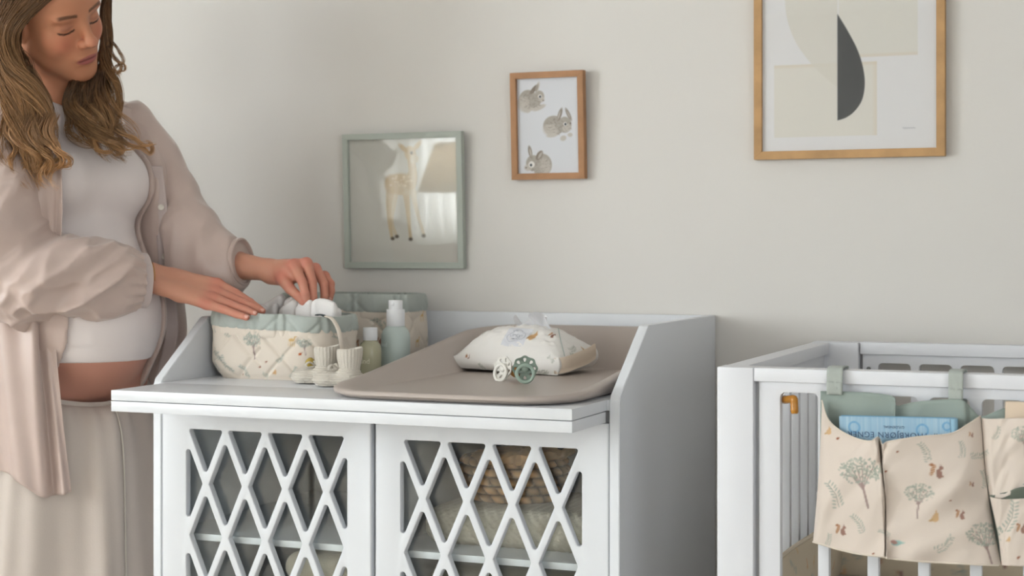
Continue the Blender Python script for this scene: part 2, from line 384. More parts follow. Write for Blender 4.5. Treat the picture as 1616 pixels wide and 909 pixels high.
tag(place('wall_front', boxes_mesh('wall_front', [((X0-.1, YB-.1, 0), (X1+.1, YB, ZA)), ((X0-.1, YB-.1, ZB), (X1+.1, YB, 2.6)), ((X0-.1, YB-.1, ZA), (FA, YB, ZB)), ((FB, YB-.1, ZA), (X1+.1, YB, ZB))]), M_WALL), kind='structure')
RA, RB = -2.1, -.6
tag(place('wall_right', boxes_mesh('wall_right', [((X1, YB, 0), (X1+.1, WY, ZA)), ((X1, YB, ZB), (X1+.1, WY, 2.6)), ((X1, YB, ZA), (X1+.1, RA, ZB)), ((X1, RB, ZA), (X1+.1, WY, ZB))]), M_WALL), kind='structure')
M_PANE = mat_glass('window_glass', (.97, .99, .98))
def window(n, a, b, side):
    # built along local y from a to b with local x pointing into the room
    def B(name, lo, hi, m, parent, bev):
        if side == 'left': l2, h2 = (X0+lo[0], lo[1], lo[2]), (X0+hi[0], hi[1], hi[2])
        elif side == 'right': l2, h2 = (X1-hi[0], lo[1], lo[2]), (X1-lo[0], hi[1], hi[2])
        else: l2, h2 = (lo[1], YB+lo[0], lo[2]), (hi[1], YB+hi[0], hi[2])
        return box(name, l2, h2, m, parent, bev)
    w = tag(B('window_%d' % n, (-.09, a+.002, ZA), (.04, b-.002, ZA+.02), M_OAKTRIM, None, .002), kind='structure')
    for lo, hi in (((a, ZA), (a+.06, ZB)), ((b-.06, ZA), (b, ZB)), ((a, ZB-.06), (b, ZB)), ((a, ZA), (b, ZA+.07)), (((a+b)/2-.03, ZA), ((a+b)/2+.03, ZB))):
        B('window_frame', (-.07, lo[0], lo[1]), (-.02, hi[0], hi[1]), M_OAKTRIM, w, .003)
    for s0, s1 in ((a+.06, (a+b)/2-.03), ((a+b)/2+.03, b-.06)): B('pane', (-.047, s0, ZA+.07), (-.043, s1, ZB-.06), M_PANE, w, 0)
window(1, LA, LB, 'left'); window(2, FA, FB, 'front'); window(3, RA, RB, 'right')  # the right-wall window is added to bring fill light from the right
def baseboard(name, lo, hi): tag(box(name, lo, hi, M_OAKTRIM, None, .003), kind='structure')
baseboard('baseboard_back', (X0, WY-.014, 0), (X1, WY, .09)); baseboard('baseboard_right', (X1-.014, YB, 0), (X1, WY-.014, .09))
baseboard('baseboard_left', (X0, YB, 0), (X0+.014, WY-.014, .09)); baseboard('baseboard_front', (X0+.014, YB, 0), (X1-.014, YB+.014, .09))

# sheer curtain at the front-wall window, seen only as the reflection in the framed fawn print
def curtain(x0, x1, z0, z1, n=260, y=YB+.12):
    s = np.linspace(0, 1, n); z = np.linspace(z0, z1, 14); S, Z = np.meshgrid(s, z, indexing='ij')
    X = x0+(x1-x0)*S; Y = y+.035*np.sin(S*2*PI*17+.6*np.sin(S*23))*(1-.25*(Z-z0)/(z1-z0))
    V = np.stack([X, Y, Z], -1).reshape(-1, 3); return mesh_np('curtain', V, grid_faces(n, 14))
M_SHEER = mat_sheer('sheer_cotton', (240, 238, 234))
cr = thing('curtain', 'white sheer curtain mirrored in the glass of the fawn picture', 'curtain', (-4, YB+.12, .06))
def rel(me): me.transform(Matrix.Translation((4, -YB-.12, -.06))); return me
place('curtain_cloth', rel(curtain(-4.93, -3.3, .06, 2.44)), M_SHEER, cr)
place('curtain_rod', rel(tube_mesh('curtain_rod', [(-4.96, YB+.12, 2.47), (-3.1, YB+.12, 2.47)], .011)), M_OAKTRIM, cr)
for xx in (-4.9, -3.15): place('bracket', rel(tube_mesh('bracket', [(xx, YB, 2.47), (xx, YB+.125, 2.47)], .008)), M_OAKTRIM, cr)

# floor lamp whose pleated shade is mirrored in the framed fawn print
fl_ = thing('floor_lamp', 'pale pleated lamp shade mirrored in the glass of the fawn picture', 'lamp', (-2.79, .69, 0))
M_BRASS = mat('lamp_brass', (170, 150, 118), .4, .5, metal=.8)
place('base', lathe_mesh('base', [(.001, 0), (.13, 0), (.13, .012), (.02, .022), (.012, .03), (.001, .03)], 40), M_BRASS, fl_)
place('pole', tube_mesh('pole', [(0, 0, .02), (0, 0, 1.36)], .009, 12), M_BRASS, fl_)
n = 240; t_ = np.arange(n)*2*PI/n; pl_ = 1+.018*np.sin(t_*60)
place('shade', loft_mesh('shade', np.array([np.stack([r*pl_*np.cos(t_), r*pl_*np.sin(t_), np.full(n, z)], -1) for r, z in ((.168, 1.185), (.170, 1.187), (.135, 1.28), (.090, 1.39), (.088, 1.39), (.133, 1.28), (.166, 1.187))]), cap0=False, cap1=False), mat_sheer('shade_linen', (238, 230, 214)), fl_)
lb = bpy.data.lights.new('lamp_bulb', 'POINT'); lb.energy = 5; lb.color = (1, .90, .76); lb.shadow_soft_size = .03; lo_ = bpy.data.objects.new('lamp_bulb', lb); COL.objects.link(lo_); lo_.parent = fl_; lo_.location = (0, 0, 1.27)
for q in range(3): place('shade_arm', tube_mesh('shade_arm', [(0, 0, 1.355), (.094*math.cos(q*2.094), .094*math.sin(q*2.094), 1.385)], .002, 6), M_BRASS, fl_)

# ---------------------------------------------------------------- changing table
CT = thing('changing_table', 'white changing table with lattice doors and fold-out top against the wall', 'changing table', (-1.4455, 2.777, 0))
CTO = np.array([-1.4455, 2.777, 0])
def ctbox(name, lo, hi, m=None, parent=None, bev=.0015):
    o = place(name, box_mesh(name, np.array(lo)-CTO, np.array(hi)-CTO, bev), m or M_WHITE, parent or CT); return o
xl, xr = -1.953, -.938; ty = WY-.004
for x in (xl, xr-.0195):
    pts = [(2.777, .07), (2.777, .895), (2.783, .908), (2.948, 1.0255), (2.953, 1.029), (ty, 1.029), (ty, .07)]
    pts = [(a-CTO[1], b) for a, b in pts]
    place('side_panel', prism_mesh('side_panel', pts, 0, x-CTO[0], x+.0195-CTO[0], .0014), M_WHITE, CT)
xi0, xi1 = xl+.0195, xr-.0195
ctbox('back_panel', (xi0, ty-.018, .07), (xi1, ty, 1.029))
ctbox('worktop', (xi0+.0005, 2.777+.003, .880), (xi1-.0005, ty-.0185, .900))
ctbox('worktop_leaf', (-1.924, 2.596, .880), (-.963, 2.779, .900), bev=.0012)
ctbox('folding_leaf', (-1.924, 2.596, .8585), (-.963, 2.774, .8787), bev=.0012)
ctbox('top_rail', (xi0, 2.80, .835), (xi1, 2.85, .879))
ctbox('base_panel', (xi0, 2.80, .09), (xi1, ty-.0185, .108))
ctbox('plinth', (xl+.01, 2.82, 0), (xr-.01, 2.84, .09)); ctbox('plinth', (xl+.01, 3.36, 0), (xr-.01, 3.38, .09))
ctbox('divider', (-1.4515, 2.800, .108), (-1.4335, ty-.0185, .879))
for a, b in ((xi0+.0005, -1.452), (-1.433, xi1-.0005)): ctbox('shelf', (a, 2.806, .5755), (b, ty-.0185, .5892)); ctbox('shelf', (a, 2.832, .335), (b, ty-.0185, .349))

def clip(poly, x0, x1, z0, z1):
    def cut(p, f, ip):
        out = []
        for k in range(len(p)):
            a, b = p[k], p[(k+1) % len(p)]
            if f(a): out.append(a)
            if f(a) != f(b): out.append(ip(a, b))
        return out
    def ix(c): return lambda a, b: (c, a[1]+(b[1]-a[1])*(c-a[0])/(b[0]-a[0]))
    def iz(c): return lambda a, b: (a[0]+(b[0]-a[0])*(c-a[1])/(b[1]-a[1]), c)
    for f, ip in ((lambda p: p[0] > x0, ix(x0)), (lambda p: p[0] < x1, ix(x1)), (lambda p: p[1] > z0, iz(z0)), (lambda p: p[1] < z1, iz(z1))):
        poly = cut(poly, f, ip)
        if len(poly) < 3: return []
    return poly
def roundp(poly, r, n=5):
    out = []; L = len(poly)
    for k in range(L):
        p = np.array(poly[k]); a = np.array(poly[k-1])-p; b = np.array(poly[(k+1) % L])-p; la, lb = np.linalg.norm(a), np.linalg.norm(b); a /= la; b /= lb
        ang = math.acos(np.clip(a@b, -1, 1)); t = min(r/math.tan(ang/2), .45*la, .45*lb); rr = t*math.tan(ang/2)
        c = p+(a+b)/np.linalg.norm(a+b)*rr/math.sin(ang/2); p1 = p+a*t; p2 = p+b*t
        a1 = math.atan2(*(p1-c)[::-1]); a2 = math.atan2(*(p2-c)[::-1]); da = (a2-a1+PI) % (2*PI)-PI
        for q in range(n+1): out.append((c[0]+rr*math.cos(a1+da*q/n), c[1]+rr*math.sin(a1+da*q/n)))
    return out
def lattice_door(xa, xb, ox0, ox1, za, zb, oz0, oz1):
    """door leaf cut with a diamond lattice; local x from xa, z up"""
    loops = [roundp([(xa, za), (xb, za), (xb, zb), (xa, zb)], .002, 3)]
    hw = (ox1-ox0)/8; hh = .1065; nodez = .6967; bw = .0072
    ins = bw*math.hypot(hw, hh)   # inset of a diamond's half-diagonals
    ax, az = hw-ins/hh, hh-ins/hw
    for i in range(-1, 9):
        for j in range(-8, 4):
            if (i+j) % 2: continue
            cx = ox0+i*hw; cz = nodez+j*hh
            p = clip([(cx-ax, cz), (cx, cz-az), (cx+ax, cz), (cx, cz+az)], ox0, ox1, oz0, oz1)
            if len(p) < 3: continue
            q = np.array(p); ar = abs(np.dot(q[:, 0], np.roll(q[:, 1], 1))-np.dot(q[:, 1], np.roll(q[:, 0], 1)))/2
            if ar < 2e-4: continue
            loops.append(roundp(p, .0052))
    me = curve2d_mesh('door', loops, .0088, .0026)
    me.transform(Matrix(((1, 0, 0, 0), (0, 0, 1, 0), (0, 1, 0, 0), (0, 0, 0, 1))))  # xy -> xz
    bm = bmesh.new(); bm.from_mesh(me); bmesh.ops.recalc_face_normals(bm, faces=bm.faces); bm.to_mesh(me); bm.free()
    return smooth(me, .5)
M_CABGLASS = mat_glass('cabinet_glass', (.965, .98, .975))
for xa, xb, ox0, ox1 in ((-1.9315, -1.4472, -1.8725, -1.5005), (-1.4380, -.9590, -1.3835, -1.0115)):
    me = lattice_door(xa-CTO[0], xb-CTO[0], ox0-CTO[0], ox1-CTO[0], .10, .8565, .16, .8075)
    d = place('door', me, M_WHITE, CT, (0, .0088, 0))
    place('glass_pane', box_mesh('glass_pane', (ox0-.02-CTO[0], .0100, .14), (ox1+.02-CTO[0], .0140, .826), 0), M_CABGLASS, d)
ctbox('hinge', (-1.884, 2.800, .765), (-1.868, 2.815, .775), mat('hinge_black', (60, 60, 60), .5))

# ---------------------------------------------------------------- framed pictures
def wood(name, rgb, rough=.55): return mat(name, rgb, rough, .35, bump=.15, bscale=60, var=.13, vscale=22, stretch=(1, 1, 1))
def print_panel(pr, w, h, nx, nz):
    x = np.linspace(0, w, nx); z = np.linspace(0, h, nz); X, Z = np.meshgrid(x, z, indexing='ij')
    V = np.stack([X-w/2, X*0, Z], -1).reshape(-1, 3); c = pr.sample(X.ravel(), Z.ravel()); n = len(V)
    V2 = V.copy(); V2[:, 1] += .0006   # paper thickness
    Fq = np.vstack([grid_faces(nx, nz), grid_faces(nx, nz, off=n)[:, ::-1]])
    return mesh_np('print', np.vstack([V, V2]), Fq, False, np.vstack([c, c]))
M_PAPER = mat('print_paper', (255, 255, 255), .8, .2, attr='Col')
M_FGLASS = mat_glass('picture_glass', (1, 1, 1), 0, 1.5)
def frame(name, label, w, h, rail, dep, m, pr, loc, tilt, nx, nz, glazed=True):
    t = thing(name, label, 'picture', loc); t.rotation_euler = (tilt, 0, 0)
    a, b = -w/2, w/2
    for pts in ([(a, 0), (b, 0), (b-rail, rail), (a+rail, rail)], [(a, h), (a+rail, h-rail), (b-rail, h-rail), (b, h)],
                [(a, 0), (a+rail, rail), (a+rail, h-rail), (a, h)], [(b, 0), (b, h), (b-rail, h-rail), (b-rail, rail)]):
        me = prism_mesh('frame_rail', pts, 1, -dep, 0, .0007)
        o = place('frame_rail', me, m, t)
    pm = print_panel(pr, w-2*rail+.004, h-2*rail+.004, nx, nz)
    o = place('print', pm, M_PAPER, t, (0, -dep+.009, rail-.002))
    if glazed: place('glass_pane', box_mesh('glass_pane', (a+rail-.002, -dep+.0055, rail-.002), (b-rail+.002, -dep+.0075, h-rail+.002), 0), M_FGLASS, t)
    place('backing', box_mesh('backing', (a+.003, -.006, .003), (b-.003, -.001, h-.003), 0), mat('card', (150, 130, 105), .9), t)
    return t
# abstract print
def abstract_print():
    w, h = .404-.035+.004, .505-.035+.004; p = Print(w, h, (226, 224, 224), .0012)
    k = .404/301; f = lambda u, v: ((u-1191)*k-.0155, (252-v)/745-.0155)
    def rect(u0, v0, u1, v1, c, al): p.poly([f(u0, v0), f(u1, v0), f(u1, v1), f(u0, v1)], c, al)
    rect(1223, 101, 1387, 217, (221, 216, 205), .85); rect(1327, -70, 1450, 93, (219, 215, 205), .85)
    for q in range(5): rect(1223, 101-q*.2, 1387, 103+q, (212, 196, 172), .10); rect(1327, 91-q, 1450, 93, (214, 196, 174), .10); rect(1384-q, 101, 1387, 217, (216, 200, 178), .08)
    leaf = [f(1325, 140)]+[f(1325-84*math.sin(t)**.9, 140-260*(1-math.cos(t))/2) for t in np.linspace(.15, PI, 30)]
    L = crv([(1325, 140), (1295, 113), (1265, 76), (1248, 40), (1241, 0), (1243, -60), (1262, -120), (1300, -165), (1325, -175)], 50)
    p.poly([f(*q) for q in L], (216, 211, 200), .8)
    D = crv([(1325, 23), (1341, 50), (1356, 80), (1365, 108), (1368, 135), (1364, 160), (1352, 178), (1338, 188), (1325, 192)], 50)
    p.poly([f(*q) for q in D], (58, 60, 62), 1)
    x, z = f(1427, 207); pts = [(x+t*.026, z+.0016*math.sin(t*31)*(1-.5*t)) for t in np.linspace(0, 1, 40)]; p.line(pts, .0009, (176, 176, 180), .8)
    return p
# fawn print
def fawn_print():
    w, h = .315-.029+.004, .322-.029+.004; p = Print(w, h, (205, 203, 195), .001); k = .315/191
    f = lambda u, v: ((u-541)*k-.0125, (423-v)*k-.0125); c1 = (198, 180, 148); c2 = (186, 162, 126); c3 = (204, 192, 168)
    E = lambda u, v, a, b, r, c, al=1, s=4: p.ell(*f(u, v), a*k, b*k, r, c, al, s)
    for q in range(4): p.line([f(568, 384+q*.3), f(700, 384)], .0012, (205, 204, 194), .25)
    def leg(P, ws, c):
        P = crv([f(*q) for q in P], 16); ws = np.interp(np.linspace(0, 1, 16), np.linspace(0, 1, len(ws)), ws)
        for a in range(15): p.line(P[a:a+2], ws[a]*k, c, 1)
    leg([(652, 312), (655, 330), (661, 352), (668, 374)], [10, 7, 5, 4.5], c3); leg([(641, 315), (643, 335), (645, 360), (647, 380)], [10, 7, 5, 4.5], c1)
    leg([(622, 315), (620, 335), (617, 355), (624, 376)], [12, 7, 5, 4.5], c3); leg([(616, 310), (613, 333), (614, 358), (617, 379)], [13, 8, 6, 5], c1)
    for u, v in ((668, 376), (647, 381), (625, 377), (618, 380)): E(u, v, 3, 2.4, 0, (84, 76, 66))
    E(632, 302, 24, 15, -.1, c1); E(617, 302, 10, 14, .1, c2, .8, 6); E(632, 292, 20, 6, .05, c2, .6, 8); E(640, 310, 16, 7, -.3, c3, .8, 8)
    leg([(648, 300), (652, 285), (650, 268)], [20, 13, 11], c1); E(649, 258, 9, 11, .2, c1); E(655, 266, 7, 6, .5, c3); E(638, 250, 9, 3.5, -.7, c2); E(660, 247, 9, 3.5, .8, c1); E(651, 257, 1.6, 1.8, 0, (60, 54, 48))
    r = random.Random(3)
    for _ in range(26): E(r.uniform(616, 650), r.uniform(290, 305), 1.2, .9, 0, (236, 226, 206), .8)
    for _ in range(60): a = r.uniform(0, 6.3); E(632+20*r.random()*math.cos(a), 302+12*r.random()*math.sin(a), 4, 1, r.uniform(-.5, .5), c2, .18)
    return p
# rabbit print
def rabbit_print():
    w, h = .179-.029+.004, .246-.029+.004; p = Print(w, h, (216, 217, 221), .0007); k = .179/118
    f = lambda u, v: ((u-807)*k-.0125, (283-v)*.246/169-.0125)
    E = lambda u, v, a, b, r, c, al=1, s=3: p.ell(*f(u, v), a*k, b*k, r, c, al, s)
    g1 = (172, 165, 156); g2 = (138, 128, 118); g3 = (196, 190, 182); g4 = (104, 94, 86); rr = random.Random(5)
    def fur(u, v, a, b):
        for _ in range(90):
            t = rr.uniform(0, 6.3); q = math.sqrt(rr.random()); E(u+a*q*math.cos(t), v+b*q*math.sin(t), 2.2, .5, rr.uniform(-1, 1), rr.choice((g2, g3, g4)), .28, 1)
    # top rabbit, looking right
    E(834, 158, 15, 16, 0, g1); E(827, 164, 10, 12, .3, g3, .8, 8); E(845, 162, 9, 9, .4, g1); E(830, 170, 6, 9, .9, g3, .9); E(852, 170, 11, 3.5, .35, g3); E(838, 172, 6, 2.5, .2, g3)
    E(852, 153, 8.5, 9.5, -.2, g1); E(844, 141, 3.2, 9, -.75, g2); E(850, 138, 2.6, 8, -.3, g3, 1); E(849, 139, 1.6, 6, -.3, g2, .6); E(856, 157, 5, 4, 0, g3, .8); fur(840, 158, 18, 14); E(853.5, 152.5, 3, 3, 0, (235, 233, 230)); E(853.8, 152.8, 1.7, 1.8, 0, (46, 50, 58)); E(859, 159, 1, .8, 0, g4)
    # middle rabbit
    E(875, 199, 17, 15, 0, g1); E(870, 206, 12, 9, -.2, g3, .8, 8); E(893, 198, 10.5, 12, .1, g1); E(885, 182, 3, 10, -.35, g2); E(884, 183, 1.4, 7, -.35, g3, .9); E(899, 182, 2.6, 10, .45, g2); E(899, 182, 1.2, 7, .45, g3, .8); E(896, 203, 7, 6, 0, g3, .9); E(872, 214, 9, 3, .1, g3); E(890, 219, 5, 4, .3, g3); E(901, 214, 4, 3, 0, g3); fur(882, 200, 22, 13)
    E(893.5, 197, 2.8, 2.8, 0, (232, 230, 227)); E(893.8, 197.2, 1.6, 1.7, 0, (46, 52, 60)); E(902, 196, 1, 1.2, 0, g4)
    # lower rabbit, looking left
    E(855, 260, 16, 17, 0, g1); E(860, 262, 9, 12, .2, g3, .8, 8); E(841, 257, 12, 12, 0, g1); E(836, 239, 3, 9, .18, g2); E(836.5, 240, 1.6, 6.5, .18, g3, .9); E(851, 245, 4.5, 8, -.6, g2); E(852, 245, 2, 6, -.6, g3, .8); E(832, 264, 6, 5, 0, g3, .9); fur(850, 260, 20, 14)
    E(838, 259, 5, 5, 0, (232, 230, 226), .9); E(837, 260, 1.8, 1.9, 0, (46, 58, 64)); E(829, 264, 1.2, .9, 0, g4)
    return p
frame('framed_picture', 'oak framed abstract leaf print hanging above the crib', .404, .505, .0175, .022, wood('oak_frame', (192, 152, 106)), abstract_print(), (-.645, WY-.002, 1.369), .004, 300, 380)
frame('framed_picture', 'sage green square frame with a fawn drawing behind the baskets', .315, .322, .0145, .018, mat('sage_frame', (178, 184, 175), .5, .4, bump=.04), fawn_print(), (-1.697, WY-.002, 1.129), .042, 260, 260)
frame('framed_picture', 'small oak frame with three grey rabbits above the changing mat', .179, .246, .0145, .020, wood('walnut_oak_frame', (172, 128, 92)), rabbit_print(), (-1.3275, WY-.002, 1.335), .05, 230, 320, False)

# ---------------------------------------------------------------- crib
CR = thing('crib', 'white slatted wooden crib beside the changing table', 'crib', (-.709, 2.607, 0)); CRO = np.array([-.709, 2.607, 0])
def cb(name, lo, hi, m=None, parent=None, bev=.002, z=0): return place(name, box_mesh(name, np.array(lo)-CRO, np.array(hi)-CRO, bev), m or M_CRIB, parent or CR)
M_CRIB = mat('crib_lacquer', (227, 228, 233), .36, .5, bump=.01, bscale=120)
cx1, cy0, cy1, zt = .69, 2.607, 3.415, .980
cb('corner_post', (-.709, cy0, 0), (-.6475, cy0+.05, zt)); cb('corner_post', (-.709, cy1-.055, 0), (-.612, cy1, zt)); cb('corner_post', (cx1-.062, cy0, 0), (cx1, cy0+.05, zt)); cb('corner_post', (cx1-.062, cy1-.05, 0), (cx1, cy1, zt))
cb('top_rail', (-.6475, cy0+.002, .9575), (cx1-.062, cy0+.042, zt)); cb('top_rail', (-.610, cy1-.045, .9560), (cx1-.062, cy1-.005, zt+.001))
cb('end_rail', (-.709, cy0+.05, .955), (-.672, cy1-.055, zt-.001)); cb('end_rail', (cx1-.037, cy0+.05, .955), (cx1, cy1-.05, zt))
def slat_band(x0, x1, ox, period, ow, zlow, zopen, ztop):
    pts = [(x0, .24), (x0, ztop), (x1, ztop), (x1, zlow)]; n = int((x1-.03-ox)/period); r = .009
    low = []
    for k in range(n-1, -1, -1):
        a = ox+k*period; b = a+ow
        low += [(b, zlow)]+[(b-r+r*math.cos(t), zopen-r+r*math.sin(t)) for t in np.linspace(0, PI/2, 6)]+[(a+r-r*math.sin(t), zopen-r+r*math.cos(t)) for t in np.linspace(0, PI/2, 6)]+[(a, zlow)]
    me = curve2d_mesh('slotted_band', [pts+low+[(ox, .24)]], .009, .0012); me.transform(Matrix(((1, 0, 0, 0), (0, 0, 1, 0), (0, 1, 0, 0), (0, 0, 0, 1))))
    bm = bmesh.new(); bm.from_mesh(me); bmesh.ops.recalc_face_normals(bm, faces=bm.faces); bm.to_mesh(me); bm.free()
    return smooth(me, .5), [ox+k*period+ow for k in range(n)]
for y, x0, ox, per, ow in ((cy0+.020, -.640, -.6045, .0803, .0625), (cy1-.026, -.606, -.5735, .083, .0665)):
    zo = .9400 if y < 3 else .9375
    me, xs = slat_band(x0-CRO[0], cx1-.066-CRO[0], ox-CRO[0], per, ow, .905, zo, .957)
    place('slotted_band', me, M_CRIB, CR, (0, y-CRO[1], 0))
    sw = per-ow
    sm = box_mesh('slat', (0, -.009, .29), (sw, .009, .9055), .0012)
    for q in xs: place('slat', sm, M_CRIB, CR, (q, y-CRO[1], 0))
    cb('bottom_rail', (ox, y-.011, .24), (cx1-.066, y+.011, .291))
es = box_mesh('end_slat', (-.009, 0, .29), (.009, .0175, .93), .0012)
for X in (-.690, cx1-.02):
    for k in range(8): place('end_slat', es, M_CRIB, CR, (X-CRO[0], .105+k*.079, 0))
    cb('end_rail', (X-.011, cy0+.05, .24), (X+.011, cy1-.05, .291)); cb('end_rail', (X-.008, cy0+.05, .925), (X+.008, cy1-.05, .956))
    cb('end_stile', (X-.009, cy0+.05, .29), (X+.009, cy0+.085, .93)); cb('end_stile', (X-.009, cy1-.085, .29), (X+.009, cy1-.05, .93))
cb('bed_base', (-.66, cy0+.04, .36), (cx1-.05, cy1-.045, .38))
M_AMBER = mat('amber_plastic', (206, 140, 46), .25, .6, trans=.25)
p0 = at_y(1238, 631, cy0+.03); p1 = at_y(1253, 630.5, cy0+.008); p2 = at_y(1254, 653, cy0+.006)
pts = crv([p0+np.array([-.004, .02, 0]), p0, p1+np.array([-.004, .004, .0005]), p1, p1+np.array([.0005, 0, -.006]), p2], 26)-CRO
place('latch', tube_mesh('latch', pts, np.r_[.006, np.full(24, .0066), .005], 12), M_AMBER, CR)
sc_ = place('bolt', lathe_mesh('bolt', [(.0005, 0), (.0045, 0), (.0045, .002), (.0005, .003)], 16), mat('bolt_steel', (110, 112, 112), .35, .5, metal=.8), CR, at_y(1371, 582, cy1-.036)-CRO, (PI/2, 0, 0))
mt = thing('crib_mattress', 'white mattress lying inside the crib', 'mattress', (-.66, 2.66, .381))
place('mattress_cover', box_mesh('mattress_cover', (.005, .005, 0), (1.28, .68, .11), .03, 5), mat('mattress_cotton', (226, 222, 214), .9), mt)
# ---------------------------------------------------------------- things on the changing table
M_MAT = mat('taupe_foam', (184, 172, 164), .38, .45, bump=.02, bscale=300)
M_SAGE = mat('sage_cotton', (178, 184, 178), .9, .2, bump=.25, bscale=900, sheen=.15, var=.05, vscale=40)
M_CREAM = mat('cream_cotton', (226, 214, 200), .9, .2, bump=.25, bscale=900, sheen=.15)
M_PRINT = mat('printed_cotton', (255, 255, 255), .85, .2, attr='Col', bump=.2, bscale=900, sheen=.1)
M_KNIT = mat('cream_knit', (208, 200, 188), .95, .15, bump=.6, bscale=420, sheen=.2)
M_TERRY = mat('white_muslin', (242, 238, 236), .95, .15, bump=.5, bscale=500, sheen=.2)
ZT = .9003
# changing mat: a shallow tray whose rim climbs towards the back
def changing_mat():
    hx, hy, n = .256, .397, 180; cyc = 2.600+hy; rings = []
    def rim(y): return np.interp(y, [2.60, 2.66, 2.74, 2.83, 2.95, 3.13, 3.30, 3.40], [.0165, .0185, .0225, .032, .047, .070, .092, .104])
    def ring(inset, hf, rad):
        q, _ = rrect(n, hx-inset, hy-inset, rad); x = q[:, 0]; y = q[:, 1]+cyc
        bow = -.012*(1-(x/hx)**2)*sstep(0, -.3, q[:, 1]); return x, y+bow+.006, hf(y)
    prof = [(.205, lambda y: .0095+0*y, .04), (.10, lambda y: .0095+0*y, .08), (.063, lambda y: .0095+0*y, .10), (.0595, lambda y: .0095+0*y, .10), (.0585, lambda y: .0095+.015*(rim(y)-.0095), .10), (.0575, lambda y: .0095+.03*(rim(y)-.0095), .10), (.052, lambda y: .0095+.13*(rim(y)-.0095), .105),
            (.036, lambda y: .012+.48*(rim(y)-.012), .115), (.020, lambda y: .012+.87*(rim(y)-.012), .12), (.0125, lambda y: rim(y)-.0008, .12), (.004, lambda y: rim(y), .12), (.0005, lambda y: rim(y)-.003, .12),
            (.0, lambda y: rim(y)-.007, .12), (.003, lambda y: rim(y)*.55-.002, .115), (.012, lambda y: .004+0*y, .105), (.022, lambda y: .0005+0*y, .10), (.15, lambda y: .0005+0*y, .06)]
    for ins, hf, rad in prof:
        x, y, z = ring(ins, hf, rad); rings.append(np.stack([x, y-cyc, z], -1))
    return loft_mesh('tray', np.array(rings)), cyc
me, mcy = changing_mat()
mt_ = thing('changing_mat', 'taupe foam changing mat with raised rim on the white worktop', 'changing mat', (-1.229, mcy, ZT))
place('tray', me, M_MAT, mt_)
tm = text_mesh('leander', .020, .0003); place('embossed_mark', tm, mat('emboss', (190, 176, 166), .4), mt_, (-.03, -.335, .0101))

